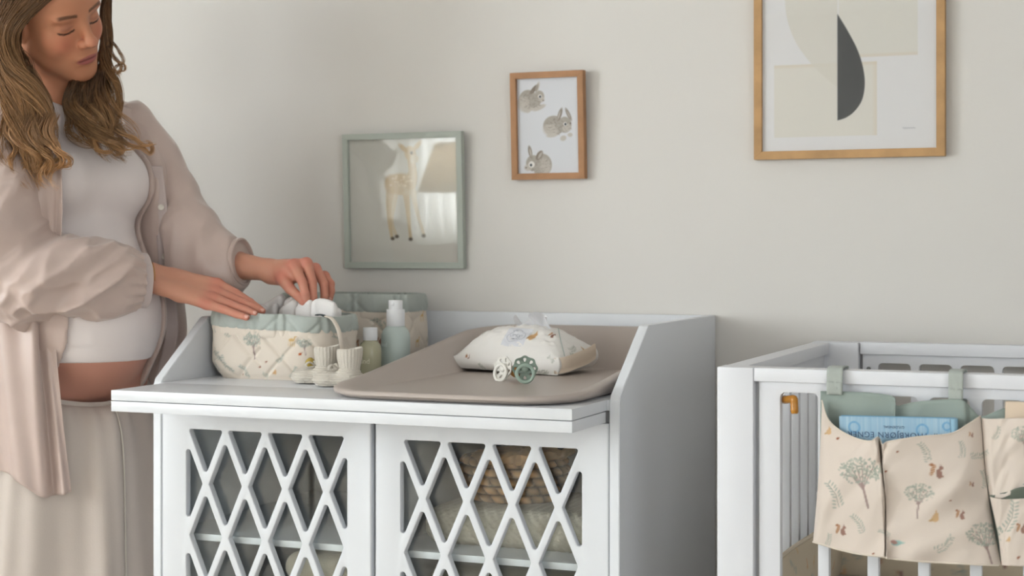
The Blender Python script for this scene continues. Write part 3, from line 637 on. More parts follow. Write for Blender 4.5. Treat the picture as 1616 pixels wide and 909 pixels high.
# storage baskets ------------------------------------------------------------
def fabric_basket(label, c, hx, hy, ht, seed, cuff, band, quilt, strap_u=None, lean=0):
    t = thing('storage_basket', label, 'basket', (c[0], c[1], ZT)); n = 360; rad = .07
    q0, per = rrect(n, hx, hy, rad); pr = Print(per+.01, ht+.02, (222, 210, 196), .0009)
    s = np.arange(n)/n*per
    fl = [(.03, .055), (.10, .02), (.145, .06)]
    if seed == 21:   # motifs seen on the near face, measured from its middle
        def M(kind, u, v, h, *a):
            x = (u-428)/745; getattr(pr, kind)(x if x >= .0 else per+x, (601-v)/745, h, *a)
        M('tree', 416, 568, .056, .03); M('sprig', 334, 556, .036, -2.1); M('sprig', 356, 566, .036, -2.5); M('sprig', 399, 598, .026, .5); M('fern' if False else 'sprig', 455, 572, .02, -.8); M('fawn', 480, 546, .026); M('tree', 502, 560, .036, -.1); M('fox', 451, 592, .013); M('acorn', 425, 581, .005); M('acorn', 437, 572, .005); M('sprig', 338, 530, .022, .1); M('sprig', 366, 535, .024, -.6); M('sprig', 436, 596, .022, 1.2); M('acorn', 494, 558, .007, (196, 130, 92)); M('acorn', 387, 594, .005); M('sprig', 480, 596, .024, -.4); M('sprig', 340, 590, .024, .4); M('squirrel', 520, 580, .016)
        for q in range(9): pr.sprig(.13+q*.055, .03+.05*(q % 2), .03, q)
    else: pr.scatter(seed, int(per*ht/.0021))
    pr.boost(1.7); zs = np.linspace(0, ht, 56); R = []
    for z in zs:
        k = z/ht; sc = 1-.10*(1-sstep(0, .28, k))+.035*math.sin(min(k, 1)*PI)-.02*k
        q = q0*sc; nrm = q0/np.linalg.norm(q0, axis=1, keepdims=True)
        qa = np.abs(np.sin((s+z)/quilt*PI)); qb = np.abs(np.sin((s-z)/quilt*PI)); pil = .0046*(1-np.exp(-(np.minimum(qa, qb)/.17)**2))
        pil = pil*sstep(0, .012, z)
        w = .006*noise3(np.stack([s*14, np.full(n, z*16), np.full(n, seed*1.7)], -1))*sstep(0, .2, k)
        p = q+nrm*(pil+w)[:, None]; R.append(np.c_[p, np.full(n, z)+lean*k*k*(-q[:, 0]/hx)*.5])
    R = np.array(R); inner = R[::-1].copy(); inner[..., :2] *= .965; inner[-1, :, 2] = .004; inner = inner[::6]
    col = pr.sample(np.tile(s, len(zs)), np.repeat(zs, n)); body = loft_mesh('body', np.vstack([R, inner]), cap0=True, cap1=True)
    set_col(body, np.vstack([col, np.tile(lin((206, 214, 206)), (len(inner)*n, 1))])); place('body', body, M_PRINT, t)
    top = R[-1]
    def wrap(name, z0, z1, off0, off1, thick, m, qlt=0, rows=9):
        RR = []
        for k in np.linspace(0, 1, rows):
            bulge = off0+(off1-off0)*k+thick*math.sin(k*PI)**.6; nrm = q0/np.linalg.norm(q0, axis=1, keepdims=True); z = z0+(z1-z0)*k
            ql = (1-np.exp(-(np.minimum(np.abs(np.sin((s+z)/quilt*PI)), np.abs(np.sin((s-z)/quilt*PI)))/.17)**2))*qlt
            w = .004*noise3(np.stack([s*22, np.full(n, z*30), np.full(n, seed*3.1)], -1))
            RR.append(np.c_[top[:, :2]+nrm*(bulge+ql+w)[:, None], top[:, 2]-ht+z+.003*noise3(np.stack([s*17, np.full(n, .3), np.full(n, seed)], -1))])
        RR = np.array(RR); back = RR[::-1].copy(); back[..., :2] *= .955; return place(name, loft_mesh(name, np.vstack([RR, back[[0, -1]]]), cap0=False, cap1=False), m, t)
    b0 = ht-cuff-band; wrap('trim_band', b0, b0+band+.004, .002, .004, .0025, M_CREAM)
    wrap('cuff', ht-cuff, ht+.006, .004, .001, .004, M_SAGE, .0030, 14)
    return t, top
bk, top = fabric_basket('small quilted basket with woodland print holding rolled white cloths', (-1.775, 3.005), .147, .092, .134, 21, .028, .016, .096, lean=.012)
lp = crv([at_y(512, 499, 2.95), at_y(524, 503, 2.93), at_y(534, 520, 2.92), at_y(539, 545, 2.92), at_y(541, 575, 2.93)], 24)-np.array([-1.775, 3.005, ZT])
place('strap', tube_mesh('strap', lp, .0052, 10, .35), M_CREAM, bk)
place('strap_end', tube_mesh('strap_end', crv([at_y(500, 497, 2.955), at_y(508, 497, 2.95), at_y(516, 501, 2.945)], 8)-np.array([-1.775, 3.005, ZT]), .006, 8, .3), mat('navy_label', (74, 82, 84), .8), bk)
bk2, _ = fabric_basket('large quilted woodland basket with sage cuff standing against the back panel', (-1.766, 3.305), .158, .098, .166, 33, .034, .017, .105)
place('strap', tube_mesh('strap', crv([at_y(508, 485, 3.19), at_y(520, 492, 3.185), at_y(540, 490, 3.183)], 12)-np.array([-1.766, 3.305, ZT]), .005, 8, .35), M_CREAM, bk2)

# folded cloths standing in the small basket
def folded_cloth(name, label, c, w, th, h, rz, seed, group):
    def fn(P):
        x, y, z = P[..., 0], P[..., 1], P[..., 2]; o = None     # two soft leaves of a folded cloth with uneven tops
        for sg in (-1, 1):
            hh = h*(.90+.09*np.cos(x/w*2.6+seed*1.3+sg)); yy = y-sg*th*.22*(1+.25*np.sin(x*60+seed)); r = th*.27
            q = np.stack([np.abs(x)-(w/2-r), np.abs(yy)-.001, np.maximum(z-(hh-r), -z)], -1); e = np.linalg.norm(np.maximum(q, 0), axis=-1)-r; o = e if o is None else smin(o, e, .006)
        return o+.012*noise3(P*np.array([30, 40, 22])+seed)
    V, Fq = sd_mesh(fn, (-w/2-.02, -th/2-.02, -.01), (w/2+.02, th/2+.02, h+.02), .0022); me = mesh_np(name, relax(V, Fq, 1), Fq)
    t = place(name, me, M_TERRY, None, c, (0, 0, rz)); return tag(t, label, 'cloth', group)
G = 'rolled white cloths in the small basket'
folded_cloth('folded_cloth', 'white folded cloth touched by the left-hand fingertips', (-1.671, 3.000, .946), .056, .038, .128, .25, 1, G)
folded_cloth('folded_cloth', 'pinkish white cloth roll beside the brightest roll in the small basket', (-1.728, 3.015, .946), .042, .032, .122, .1, 5, G)
folded_cloth('folded_cloth', 'cream cloth roll in the middle of the small basket', (-1.775, 3.030, .946), .048, .034, .124, -.1, 9, G)
folded_cloth('folded_cloth', 'cloth roll furthest left in the small basket behind the fingers', (-1.832, 3.045, .946), .054, .038, .130, -.15, 13, G)

# bottles --------------------------------------------------------------------
M_CAPW = mat('white_plastic', (236, 236, 238), .35, .5)
def curved_text(s, size, r, z, ang):
    me = text_mesh(s, size, .0002)
    for v in me.vertices:
        a = ang+v.co.x/r; rr = r+.0002+v.co.z; v.co = Vector((rr*math.cos(a), rr*math.sin(a), z+v.co.y))
    return me
pb = thing('pump_bottle', 'pale sage pump bottle with white top behind the mat', 'bottle', (-1.581, 3.15, ZT))
place('bottle_body', lathe_mesh('bottle_body', [(.0005, 0), (.028, 0), (.0312, .003), (.0318, .01), (.0318, .078), (.0310, .088), (.0275, .097), (.0215, .1035), (.0195, .1062), (.0005, .1065)], 56), mat('sage_bottle', (190, 202, 197), .42, .5), pb)
place('pump_collar', lathe_mesh('pump_collar', [(.0005, .1062), (.0198, .1062), (.0202, .107), (.0202, .1415), (.0196, .1425), (.0005, .1425)], 48), M_CAPW, pb)
place('pump_head', lathe_mesh('pump_head', [(.0005, .1425), (.0152, .1425), (.0155, .1435), (.0155, .161), (.0148, .1625), (.0005, .1627)], 48), M_CAPW, pb)
place('nozzle', box_mesh('nozzle', (-.0035, -.0172, .151), (.0035, -.013, .158), .001), M_CAPW, pb)
place('lettering', curved_text('kind', .0125, .0320, .066, math.radians(-118)), mat('bottle_letter', (222, 232, 230), .5), pb)
cb_ = thing('oil_bottle', 'small clear bottle of olive-tinted oil with white cap', 'bottle', (-1.606, 3.078, ZT))
M_OIL = mat('oil_glass', (238, 234, 204), .06, .6, trans=.55, ior=1.40)
place('bottle_body', lathe_mesh('bottle_body', [(.0005, 0), (.021, 0), (.0242, .003), (.0245, .008), (.0245, .056), (.0238, .064), (.0205, .0715), (.0155, .0755), (.0145, .079), (.0005, .079)], 48), M_OIL, cb_)
place('cap', lathe_mesh('cap', [(.0005, .0782), (.0155, .0782), (.0158, .079), (.0158, .1045), (.0150, .1055), (.0005, .1056)], 40), M_CAPW, cb_)
place('lettering', curved_text('kind', .0155, .0247, .034, math.radians(-95)), mat('clear_letter', (226, 224, 206), .5), cb_)

# booties --------------------------------------------------------------------
def bootie(label, c, rz, first=None):
    t = thing('baby_bootie', label, 'bootie', (c[0], c[1], ZT), rz, 'cream knitted booties'); t.scale = (1.2, 1.2, 1.12)
    if first:
        for ch in first.children: o = ch.copy(); COL.objects.link(o); o.parent = t
        return t
    def foot(P):   # toe towards -x
        x, y, z = P[..., 0], P[..., 1], P[..., 2]
        a = s_ell(P, (-.022, 0, .013), (.027, .0215, .0155)); b = s_ell(P, (.018, 0, .013), (.022, .019, .0145)); d = smin(a, b, .02)
        d = smin(d, s_cap(P, (.013, 0, .02), (.015, 0, .034), .0185, .0165), .012)
        d = smax(d, -(z-.0005), .004); return d+.0008*np.sin(z*1500)*np.ones_like(x)+.0010*noise3(P*300)
    V, Fq = sd_mesh(foot, (-.056, -.03, -.004), (.046, .03, .06), .0013); place('foot', mesh_np('foot', V, Fq), M_KNIT, t)
    n = 144; a = np.arange(n)*2*PI/n; R = []
    for k, (z, r) in enumerate([(.030, .0165), (.036, .0172), (.044, .0188), (.052, .0202), (.060, .0208), (.066, .0208), (.0685, .0198), (.0680, .0180), (.062, .0170), (.050, .0165), (.035, .0150)]):
        rr = r*(1+.055*np.abs(np.sin(a*11))**.7*(1 if k < 8 else .3)); R.append(np.stack([.015+rr*np.cos(a), rr*.95*np.sin(a), np.full(n, z)+.0015*np.sin(a*2)+.0022*np.cos(a)], -1))
    place('cuff', loft_mesh('cuff', np.array(R), cap0=False, cap1=False), M_KNIT, t)
    for sgn in (-1, 1):
        lp = crv([(-.004, -.003*sgn, .033), (-.012, -.012*sgn, .040), (-.016, -.018*sgn, .034), (-.010, -.012*sgn, .029), (-.004, -.002*sgn, .032)], 24); place('bow', tube_mesh('bow', lp, .0028, 8, .6), M_KNIT, t)
        place('bow_end', tube_mesh('bow_end', crv([(-.004, -.002*sgn, .032), (-.017, -.005*sgn, .030), (-.026, -.010*sgn, .024)], 12), .0022, 8, .6), M_KNIT, t)
    return t
b1 = bootie('cream knitted bootie nearest the printed basket', (-1.617, 2.872), .12)
bootie('cream knitted bootie nearest the changing mat', (-1.541, 2.828), .22, b1)

# pacifiers ------------------------------------------------------------------
def pacifier(label, c, zdir, up, cols, scale=1.0):
    t = thing('pacifier', label, 'pacifier', c)
    z = Vector(zdir).normalized(); y = (Vector(up)-z*Vector(up).dot(z)).normalized(); x = y.cross(z); t.rotation_euler = Matrix((x, y, z)).transposed().to_euler(); t.scale = (scale,)*3
    th = np.linspace(0, 2*PI, 120, endpoint=False); r = .0212*(1+.045*np.cos(8*th)); loops = [np.c_[r*np.cos(th), r*np.sin(th)]]
    for k in range(8):
        a = PI/8+k*PI/4 if False else k*PI/4
        pts = []
        for q in np.linspace(0, 2*PI, 18, endpoint=False):
            rr = .0150+.0034*math.cos(q); w = .0024*math.sin(q)*(1+.45*math.cos(q)); pts.append((rr*math.cos(a)-w*math.sin(a), rr*math.sin(a)+w*math.cos(a)))
        loops.append(pts)
    me = curve2d_mesh('shield', loops, .0014, .0005)
    for v in me.vertices: v.co.z += -.006*(v.co.x**2+v.co.y**2)/.0212**2*-.9   # dished towards the ring side
    place('shield', me, cols[0], t)
    place('knob', lathe_mesh('knob', [(.0005, 0), (.0075, 0), (.0070, .004), (.0066, .0078), (.0060, .0088), (.0005, .0092)], 32), cols[0], t)
    a = np.arange(48)*2*PI/48; b = np.arange(12)*2*PI/12
    Rg = np.array([[((.0142+.0030*math.cos(q))*math.cos(p), (.0142+.0030*math.cos(q))*math.sin(p)-.0085, .0085+.0021*math.sin(q)) for q in b] for p in a])
    me = mesh_np('ring', Rg.reshape(-1, 3), grid_faces(48, 12, True, True)[:, ::-1]); place('ring', me, cols[1], t)
    place('nipple', lathe_mesh('nipple', [(.0075, 0), (.0062, -.004), (.0058, -.012), (.0068, -.017), (.0098, -.022), (.0112, -.027), (.0100, -.032), (.006, -.0355), (.0005, -.0365)], 32), cols[2], t)
    return t
M_GRN = mat('sage_pacifier', (134, 149, 136), .42, .5); M_IVR = mat('ivory_pacifier', (230, 226, 218), .42, .5); M_LATEX = mat('amber_latex', (214, 160, 96), .25, .5, trans=.35); M_LATEX2 = mat('honey_latex', (214, 186, 92), .25, .5, trans=.35)
pacifier('sage green pacifier with ring standing on the changing mat', at_y(828, 582, 2.945), (.45, -.86, .12), (0, 0, 1), (M_GRN, mat('sage_ring', (158, 176, 162), .35, .5), mat('dark_latex', (104, 60, 52), .3, .5)), 1.17)
pacifier('ivory white pacifier leaning on the green one', at_y(797, 582, 2.985), (-.36, -.88, .20), (.25, 0, 1), (M_IVR, M_IVR, M_LATEX), 1.15)
pacifier('pacifier with honey yellow teat beside the booties', (-1.632, 2.897, ZT+.0240), (.60, .30, -.72), (0, .2, 1), (M_IVR, M_IVR, M_LATEX2), .92)

# wipes pouch ----------------------------------------------------------------
PO = np.array([-1.320, 3.148, .9125]); PA = math.radians(-9)
wp = thing('wipes_pouch', 'cream woodland-print wipes pouch with tissue on the changing mat', 'pouch', tuple(PO), PA); wp.rotation_euler = (math.radians(4), math.radians(1.5), PA)
PL, PW = .272, .165
def pouch():
    nu, nv = 200, 110; a = np.linspace(-1, 1, nu); b = np.linspace(-1, 1, nv); A, B = np.meshgrid(a, b, indexing='ij')
    prt = Print(PL+.02, PW+.10, (238, 234, 229), .0008)
    px = lambda u: (u-712)/(885-712)*PL; py = lambda v: (592-v)/85*.20
    for kind, u, v, h, *r in (('fawn', 777, 543, .024), ('sprig', 742, 552, .020, -.9), ('sprig', 815, 533, .026, -1.0), ('squirrel', 853, 552, .015), ('fox', 829, 560, .026), ('acorn', 785, 543, .006), ('sprig', 800, 525, .02, .3), ('squirrel', 862, 525, .016), ('fox', 884, 535, .012), ('tree', 858, 600, .035), ('squirrel', 740, 572, .013), ('sprig', 762, 590, .024, .2), ('acorn', 728, 552, .004), ('fox', 868, 512, .012), ('acorn', 717, 560, .004), ('tree', 890, 560, .03), ('sprig', 873, 575, .02, .5), ('sprig', 880, 550, .02, .2)):
        getattr(prt, kind)(px(u), py(v), h, *r)
    prt.boost(1.45); Xl = A*PL/2; Yl = B*PW/2+PW/2
    e = np.clip(1-np.abs(A)**2.5, 0, 1)**.85*np.clip(1-np.abs(B*.97-.03)**2.2, 0, 1)**.7
    end = .027+.012*sstep(-.2, 1, A); zt_ = end+.064*e*(1-.10*A)+.007*noise3(np.stack([A*4, B*4, A*0+2], -1))*e**.5+.004*noise3(np.stack([A*11, B*9, A*0+5], -1))*e**.5
    Xl = Xl*(1-.03*B**2*np.abs(A)**3)
    V = [np.stack([Xl, Yl, zt_], -1).reshape(-1, 3)]; C = [prt.sample((Xl+PL/2).ravel(), (Yl*.75+.058).ravel())]; Fq = [grid_faces(nu, nv)]
    # side walls and base
    off = nu*nv; per = [(i, 0) for i in range(nu)]+[(nu-1, j) for j in range(1, nv)]+[(i, nv-1) for i in range(nu-2, -1, -1)]+[(0, j) for j in range(nv-2, 0, -1)]
    tp = np.array([[Xl[i, j], Yl[i, j], zt_[i, j]] for i, j in per]); m = len(per); rows = 12
    cen = np.array([0, PW/2, 0]); ww = []
    for k in range(1, rows+1):
        q = k/rows; p = tp.copy(); p[:, 2] = tp[:, 2]*(1-q)+0.0015*q; out = (tp-cen); out[:, 2] = 0; out /= np.linalg.norm(out, axis=1, keepdims=True)
        p += out*(.006*math.sin(q*PI)-.007*q*q); ww.append(p)
    V.append(np.vstack(ww)); arc = np.arange(m)
    ch = []
    for k in range(rows): ch.append(prt.sample(np.clip(tp[:, 0]+PL/2, 0, PL), np.full(m, max(.0, .052-.05*(k+1)/rows))))
    C.append(np.vstack(ch))
    idx0 = np.array([i*nv+j for i, j in per]); prev = idx0; fl = []
    for k in range(rows):
        cur = off+k*m+np.arange(m); fl.append(np.stack([prev, np.roll(prev, -1), np.roll(cur, -1), cur], 1)); prev = cur
    Fq += fl; me = mesh_np('pouch_body', np.vstack(V), np.vstack(Fq)[:, ::-1], True, np.vstack(C)); return me, (Xl, Yl, zt_)
me, (PX_, PY_, PZ_) = pouch()
bm = bmesh.new(); bm.from_mesh(me); bmesh.ops.recalc_face_normals(bm, faces=bm.faces); bm.to_mesh(me); bm.free(); smooth(me)
place('pouch_body', me, M_PRINT, wp)
def top_at(x, y, o=.0012):
    i = np.clip(int((x/PL+.5)*199), 0, 199); j = np.clip(int(y/PW*109), 0, 109); return np.array([x, y, PZ_[i, j]+o])
def patch(name, x0, x1, y0, y1, nx, ny, rot, m, o=.0015):
    cx, cy = (x0+x1)/2, (y0+y1)/2; V = []
    for i in range(nx):
        for j in range(ny):
            x = x0+(x1-x0)*i/(nx-1)-cx; y = y0+(y1-y0)*j/(ny-1)-cy; V.append(top_at(cx+x*math.cos(rot)-y*math.sin(rot), cy+x*math.sin(rot)+y*math.cos(rot), o))
    V = np.array(V); me = mesh_np(name, V, grid_faces(nx, ny)); return me
tg = place('woven_label', patch('woven_label', -.018, .040, .012, .056, 26, 18, -.06, None), mat('label_satin', (222, 222, 226), .5, .4), wp)
cl = crv([(-.045, .014), (-.052, .020), (-.048, .027), (-.040, .029), (-.035, .038), (-.024, .038), (-.019, .032), (-.011, .030), (-.008, .022), (-.013, .014), (-.045, .014)], 60)
place('cloud_outline', tube_mesh('cloud_outline', np.array([top_at(x, y, .0022) for x, y in cl+np.array([.041, .007])]), .0004, 5), mat('label_ink', (180, 182, 190), .6), tg)
def top_text(s, size, x, y):
    me = text_mesh(s, size, .0001)
    for v in me.vertices: p = top_at(x+v.co.x, y+v.co.y*1.0, .0021); v.co = Vector(p)
    return me
place('lettering', top_text('CamCam', .0085, 0.011, .0312), MATS['label_ink'], tg); place('lettering', top_text('COPENHAGEN', .0036, 0.011, .0245), MATS['label_ink'], tg)
for pts in ([(-.002, .0405), (.000, .0370), (.002, .0405)], [(.005, .0420), (.007, .0385), (.009, .0420)]): place('label_star', tube_mesh('label_star', np.array([top_at(x, y, .0022) for x, y in pts]), .0004, 5), MATS['label_ink'], tg)
# end strap and flap edge
sp = np.array([(PL/2-.012, -.001, .022), (PL/2+.006, .012, .024), (PL/2+.012, .05, .028), (PL/2+.012, .10, .032), (PL/2+.006, .142, .036)]); P_ = crv(sp, 30)
V = np.vstack([P_+np.array([0, 0, -.0165]), P_+np.array([.0015, 0, -.006]), P_+np.array([.0015, 0, .006]), P_+np.array([0, 0, .0165]), P_+np.array([-.0025, 0, .0165]), P_+np.array([-.0025, 0, -.0165])])
place('strap', mesh_np('strap', V, np.vstack([grid_faces(6, 30), [[5*30+k, 5*30+k+1, k+1, k] for k in range(29)]])), mat('beige_webbing', (222, 205, 186), .9, .2, bump=.3, bscale=800), wp)
ed = np.array([top_at(x, y, .001) for x, y in crv([(.035, PW*.93), (.065, PW*.70), (.10, PW*.38), (.135, PW*.12)], 24)]); place('flap_edge', tube_mesh('flap_edge', ed, .0011, 6), M_SAGE, wp)
# tissue pulled out of the pouch
def tissue():
    nu, nv = 60, 24; A, B = np.meshgrid(np.linspace(0, 1, nu), np.linspace(0, 1, nv), indexing='ij')
    base = np.array([top_at(-.020+.075*a, .104-.010*a, -.004) for a in np.linspace(0, 1, nu)])
    prof = np.interp(A, [0, .10, .2, .38, .52, .66, .80, .92, 1], [.028, .024, .010, .022, .034, .032, .028, .024, .006])*.95
    X = base[:, 0][:, None]+(A-.5)*.030*B-.004*np.sin(A*14)*B; Y = base[:, 1][:, None]+.014*np.sin(A*17+B*2)*B-.012*B
    Z = base[:, 2][:, None]+prof*B+.003*np.sin(A*23)*B; V = np.stack([X, Y, Z], -1).reshape(-1, 3); V2 = V+np.array([0, .0008, 0])
    return mesh_np('tissue', np.vstack([V, V2]), np.vstack([grid_faces(nu, nv), grid_faces(nu, nv, off=len(V))[:, ::-1]]))
M_TISS = mat_sheer('tissue_paper', (244, 244, 246)); ts = place('wet_wipe', tissue(), M_TISS, None, tuple(PO), wp.rotation_euler)
tag(ts, 'white crumpled wipe poking out of the pouch', 'wipe')

# inside the cabinet ----------------------------------------------------------
def blanket(name, label, lo, hi, layers, seed, m, weave=0):
    t = thing(name, label, 'blanket', ((lo[0]+hi[0])/2, (lo[1]+hi[1])/2, lo[2])); w, d, h = np.array(hi)-np.array(lo); lh = h/layers
    for k in range(layers):
        def fn(P):
            q = np.abs(P-np.array([0, 0, lh/2], np.float32)); b = np.array([w/2-.006*(k % 2), d/2, lh/2], np.float32); r = lh*.48; dd = q-(b-r)
            o = np.linalg.norm(np.maximum(dd, 0), axis=-1)+np.minimum(dd.max(-1), 0)-r
            o = o+.008*noise3(P*np.array([9, 9, 12])+seed+k*3)
            if weave: o = o-.0022*np.maximum(np.sin((P[..., 0]+P[..., 2]*1.2)*330), np.sin((P[..., 0]-P[..., 2]*1.2-P[..., 1])*330))
            return o
        V, Fq = sd_mesh(fn, (-w/2-.015, -d/2-.015, -.01), (w/2+.015, d/2+.015, lh+.012), .0032); place('fold', mesh_np('fold', V if weave else relax(V, Fq, 1), Fq), m, t, (0, 0, k*lh))
    return t
blanket('folded_blanket', 'cream honeycomb blanket folded under the woven basket', (-1.392, 2.885, .5900), (-1.000, 3.20, .662), 1, 3, mat('cream_wool', (212, 202, 184), .95, .1, bump=.5, bscale=300, sheen=.2), 1)
blanket('folded_blanket', 'cream blanket on the lower shelf behind the left door', (-1.72, 2.89, .352), (-1.49, 3.2, .548), 3, 8, MATS['cream_wool'], 0)
blanket('folded_blanket', 'dark olive blanket on the lower shelf behind the right door', (-1.39, 2.90, .352), (-1.05, 3.2, .545), 3, 6, mat('olive_wool', (128, 122, 108), .95, .1, bump=.5, bscale=300, sheen=.2), 0)
# woven basket
def woven():
    t = thing('woven_basket', 'brown braided seagrass basket inside the right door', 'basket', (-1.256, 3.045, .664)); rows, cells = 5, 22; per = 10; n = cells*per; hz = .0178
    colr = np.array(lin((206, 160, 112))); R = []; C = []
    for r in range(rows):
        for q in np.linspace(0, 1, 7)[:-1 if r < rows-1 else None]:
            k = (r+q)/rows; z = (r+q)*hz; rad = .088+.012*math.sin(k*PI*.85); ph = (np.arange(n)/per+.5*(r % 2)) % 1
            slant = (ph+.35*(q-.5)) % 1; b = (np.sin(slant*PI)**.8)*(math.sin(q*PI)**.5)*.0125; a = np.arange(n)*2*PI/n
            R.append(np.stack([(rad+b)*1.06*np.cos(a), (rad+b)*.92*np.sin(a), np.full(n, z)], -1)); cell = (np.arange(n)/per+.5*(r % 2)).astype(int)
            tone = (np.sin(cell*12.9898+r*78.2)*43758.5) % 1; C.append(colr*(.72+.62*tone[:, None])*(.30+.85*(b/.0125))[:, None])  # random strand tone, plus crevice shade put into the colour at cell borders
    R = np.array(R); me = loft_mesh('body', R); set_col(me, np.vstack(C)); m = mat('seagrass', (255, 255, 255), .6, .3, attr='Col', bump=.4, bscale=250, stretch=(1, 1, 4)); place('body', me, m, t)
    Rr = []; Cc = []
    for j, (rad, z) in enumerate([(.078, .0885), (.094, .093), (.104, .100), (.104, .110), (.094, .115), (.055, .116), (.01, .114)]):
        a = np.arange(n)*2*PI/n; b = .004*np.abs(np.sin(a*cells*.5+j)); Rr.append(np.stack([(rad+b)*1.02*np.cos(a), (rad+b)*.92*np.sin(a), z+.003*np.sin(a*cells*.5+j*1.5)], -1)); Cc.append(np.tile(colr*1.05, (n, 1))*(.75+.5*((np.sin((np.arange(n)//6)*7.7+j)*437.5) % 1))[:, None])
    me = loft_mesh('lid', np.array(Rr)); set_col(me, np.vstack(Cc)); l = place('lid', me, m, t, (.028, 0, -.012), (0, -.10, .1))
    lp = place('lid_loop', tube_mesh('lid_loop', crv([(.085, -.03, .10), (.112, -.03, .108), (.110, 0, .098), (.09, .02, .10)], 16), .006, 8), m, t)
    return t
woven()
# ---------------------------------------------------------------- crib textiles
def bumper():
    t = thing('crib_bumper', 'cream woodland-print padded bumper inside the crib', 'bumper', (-.66, 3.36, .48)); O = np.array([-.66, 3.36, .48])
    L1, L2, h = .68, .95, .125; n = 240; m = 40; s = np.linspace(0, L1+L2, n); z = np.linspace(0, 1, m); S, Z = np.meshgrid(s, z, indexing='ij')
    pr = Print(L1+L2, .14, (214, 199, 176), .0012); pr.scatter(77, 95, .95); pr.boost(1.4)
    base = np.stack([np.where(S < L1, -.652, -.652+(S-L1)), np.where(S < L1, 3.348-(L1-S), 3.348), .495+Z*h], -1)
    nrm = np.stack([np.where(S < L1, 1., 0), np.where(S < L1, 0, -1.), S*0], -1)
    pad = .012*np.sin(np.clip(Z, 0, 1)*PI)**.5+.006*noise3(np.stack([S*12, Z*2, S*0], -1)); base[..., 2] += .004*np.sin(S*7)*Z
    A = base+nrm*pad[..., None]; B = base-nrm*.004; V = np.vstack([A.reshape(-1, 3), B.reshape(-1, 3)])-O; c = pr.sample(S.ravel(), (Z*h).ravel())
    Fq = np.vstack([grid_faces(n, m), grid_faces(n, m, off=n*m)[:, ::-1]]); me = mesh_np('padded_panel', V, Fq, True, np.vstack([c, c])); place('padded_panel', me, M_PRINT, t)
    ed = A[:, -1]-O; place('piping', tube_mesh('piping', ed[::3]+np.array([0, 0, .001]), .004, 6), mat('bumper_piping', (222, 208, 188), .9), t)
bumper()

OG = thing('crib_organizer', 'woodland-print pocket organizer with sage straps hanging on the crib rail', 'organizer', (-.38, 2.60, .70)); OGO = np.array([-.38, 2.60, .70])
M_LIN = mat('sage_lining', (150, 162, 155), .62, .35, bump=.1, bscale=700, sheen=.2)
def px_sheet(name, cols, nu, nv, bulge, wr, seed, m, parent, pr=None, y0=2.598, thick=.0022, puv=None):
    """cloth sheet: photo outline rows measured along each column (top..bottom), set at its own distance in front of the rail"""
    cols = np.array(cols, float)             # (ncol, nrow, 2) pixels
    C = np.array([crv(cols[:, r], nu) for r in range(cols.shape[1])]); C = np.array([crv(C[:, i], nv) for i in range(nu)])   # (nu, nv, 2)
    A, B = np.meshgrid(np.linspace(0, 1, nu), np.linspace(0, 1, nv), indexing='ij')
    by = bulge(A, B)+np.sin(A*PI)**.5*wr*noise3(np.stack([A*5+B*2.2, B*2.2-A, A*0+seed], -1))+np.sin(A*PI)**.5*.45*wr*noise3(np.stack([A*13+B*5, B*4, A*0+seed+3], -1))
    rr = FW+RT*((C[..., :1]-808)/F_PX)+UP*((V0-C[..., 1:2])/F_PX); P = CO+rr*((y0-by)/rr[..., 1])[..., None]; Q = P+np.array([0, thick, 0])
    V = np.vstack([P.reshape(-1, 3), Q.reshape(-1, 3)])-OGO; N = nu*nv
    Fq = [grid_faces(nu, nv)[:, ::-1], grid_faces(nu, nv, off=N)]
    e = [(i, 0) for i in range(nu)]+[(nu-1, j) for j in range(1, nv)]+[(i, nv-1) for i in range(nu-2, -1, -1)]+[(0, j) for j in range(nv-2, 0, -1)]; ix = np.array([i*nv+j for i, j in e])
    Fq.append(np.stack([ix, np.roll(ix, -1), np.roll(ix, -1)+N, ix+N], 1)); col = None
    if pr is not None: c = pr.sample(C[..., 0].ravel()-1270, 920-C[..., 1].ravel()); col = np.vstack([c, np.tile(lin((226, 214, 198)), (N, 1))])
    me = mesh_np(name, V, np.vstack(Fq), True, col); bm = bmesh.new(); bm.from_mesh(me); bmesh.ops.recalc_face_normals(bm, faces=bm.faces); bm.to_mesh(me); bm.free(); smooth(me)
    return place(name, me, m, parent), P
# print layout of the organizer cloth (canvas unit: one photo pixel at the rail)
pr = Print(460, 330, (222, 209, 198), .5)
D = lambda k, u, v, h, *a: getattr(pr, k)(u-1270, 920-v, h, *a)
D('tree', 1370, 801, 78, -.25); D('sprig', 1324, 800, 40, .45); D('squirrel', 1330, 845, 18); D('sprig', 1362, 840, 30, .6); D('sprig', 1302, 865, 22, -.3); D('tree', 1447, 818, 54, .1); D('squirrel', 1482, 755, 24); D('fox', 1476, 824, 20); D('squirrel', 1518, 820, 16); D('bird', 1415, 857, 14); D('sprig', 1478, 870, 32, -.8); D('tree', 1566, 892, 66, -.3)
D('sprig', 1466, 728, 30, .5); D('sprig', 1518, 722, 24, .1); D('squirrel', 1535, 768, 8); D('fox', 1308, 686, 14); D('acorn', 1322, 692, 5); D('acorn', 1398, 744, 4); D('acorn', 1416, 713, 4); D('squirrel', 1534, 690, 8); D('sprig', 1532, 720, 26, -1.3); D('sprig', 1404, 845, 18, 1.2); D('acorn', 1378, 874, 4); D('acorn', 1500, 790, 3)
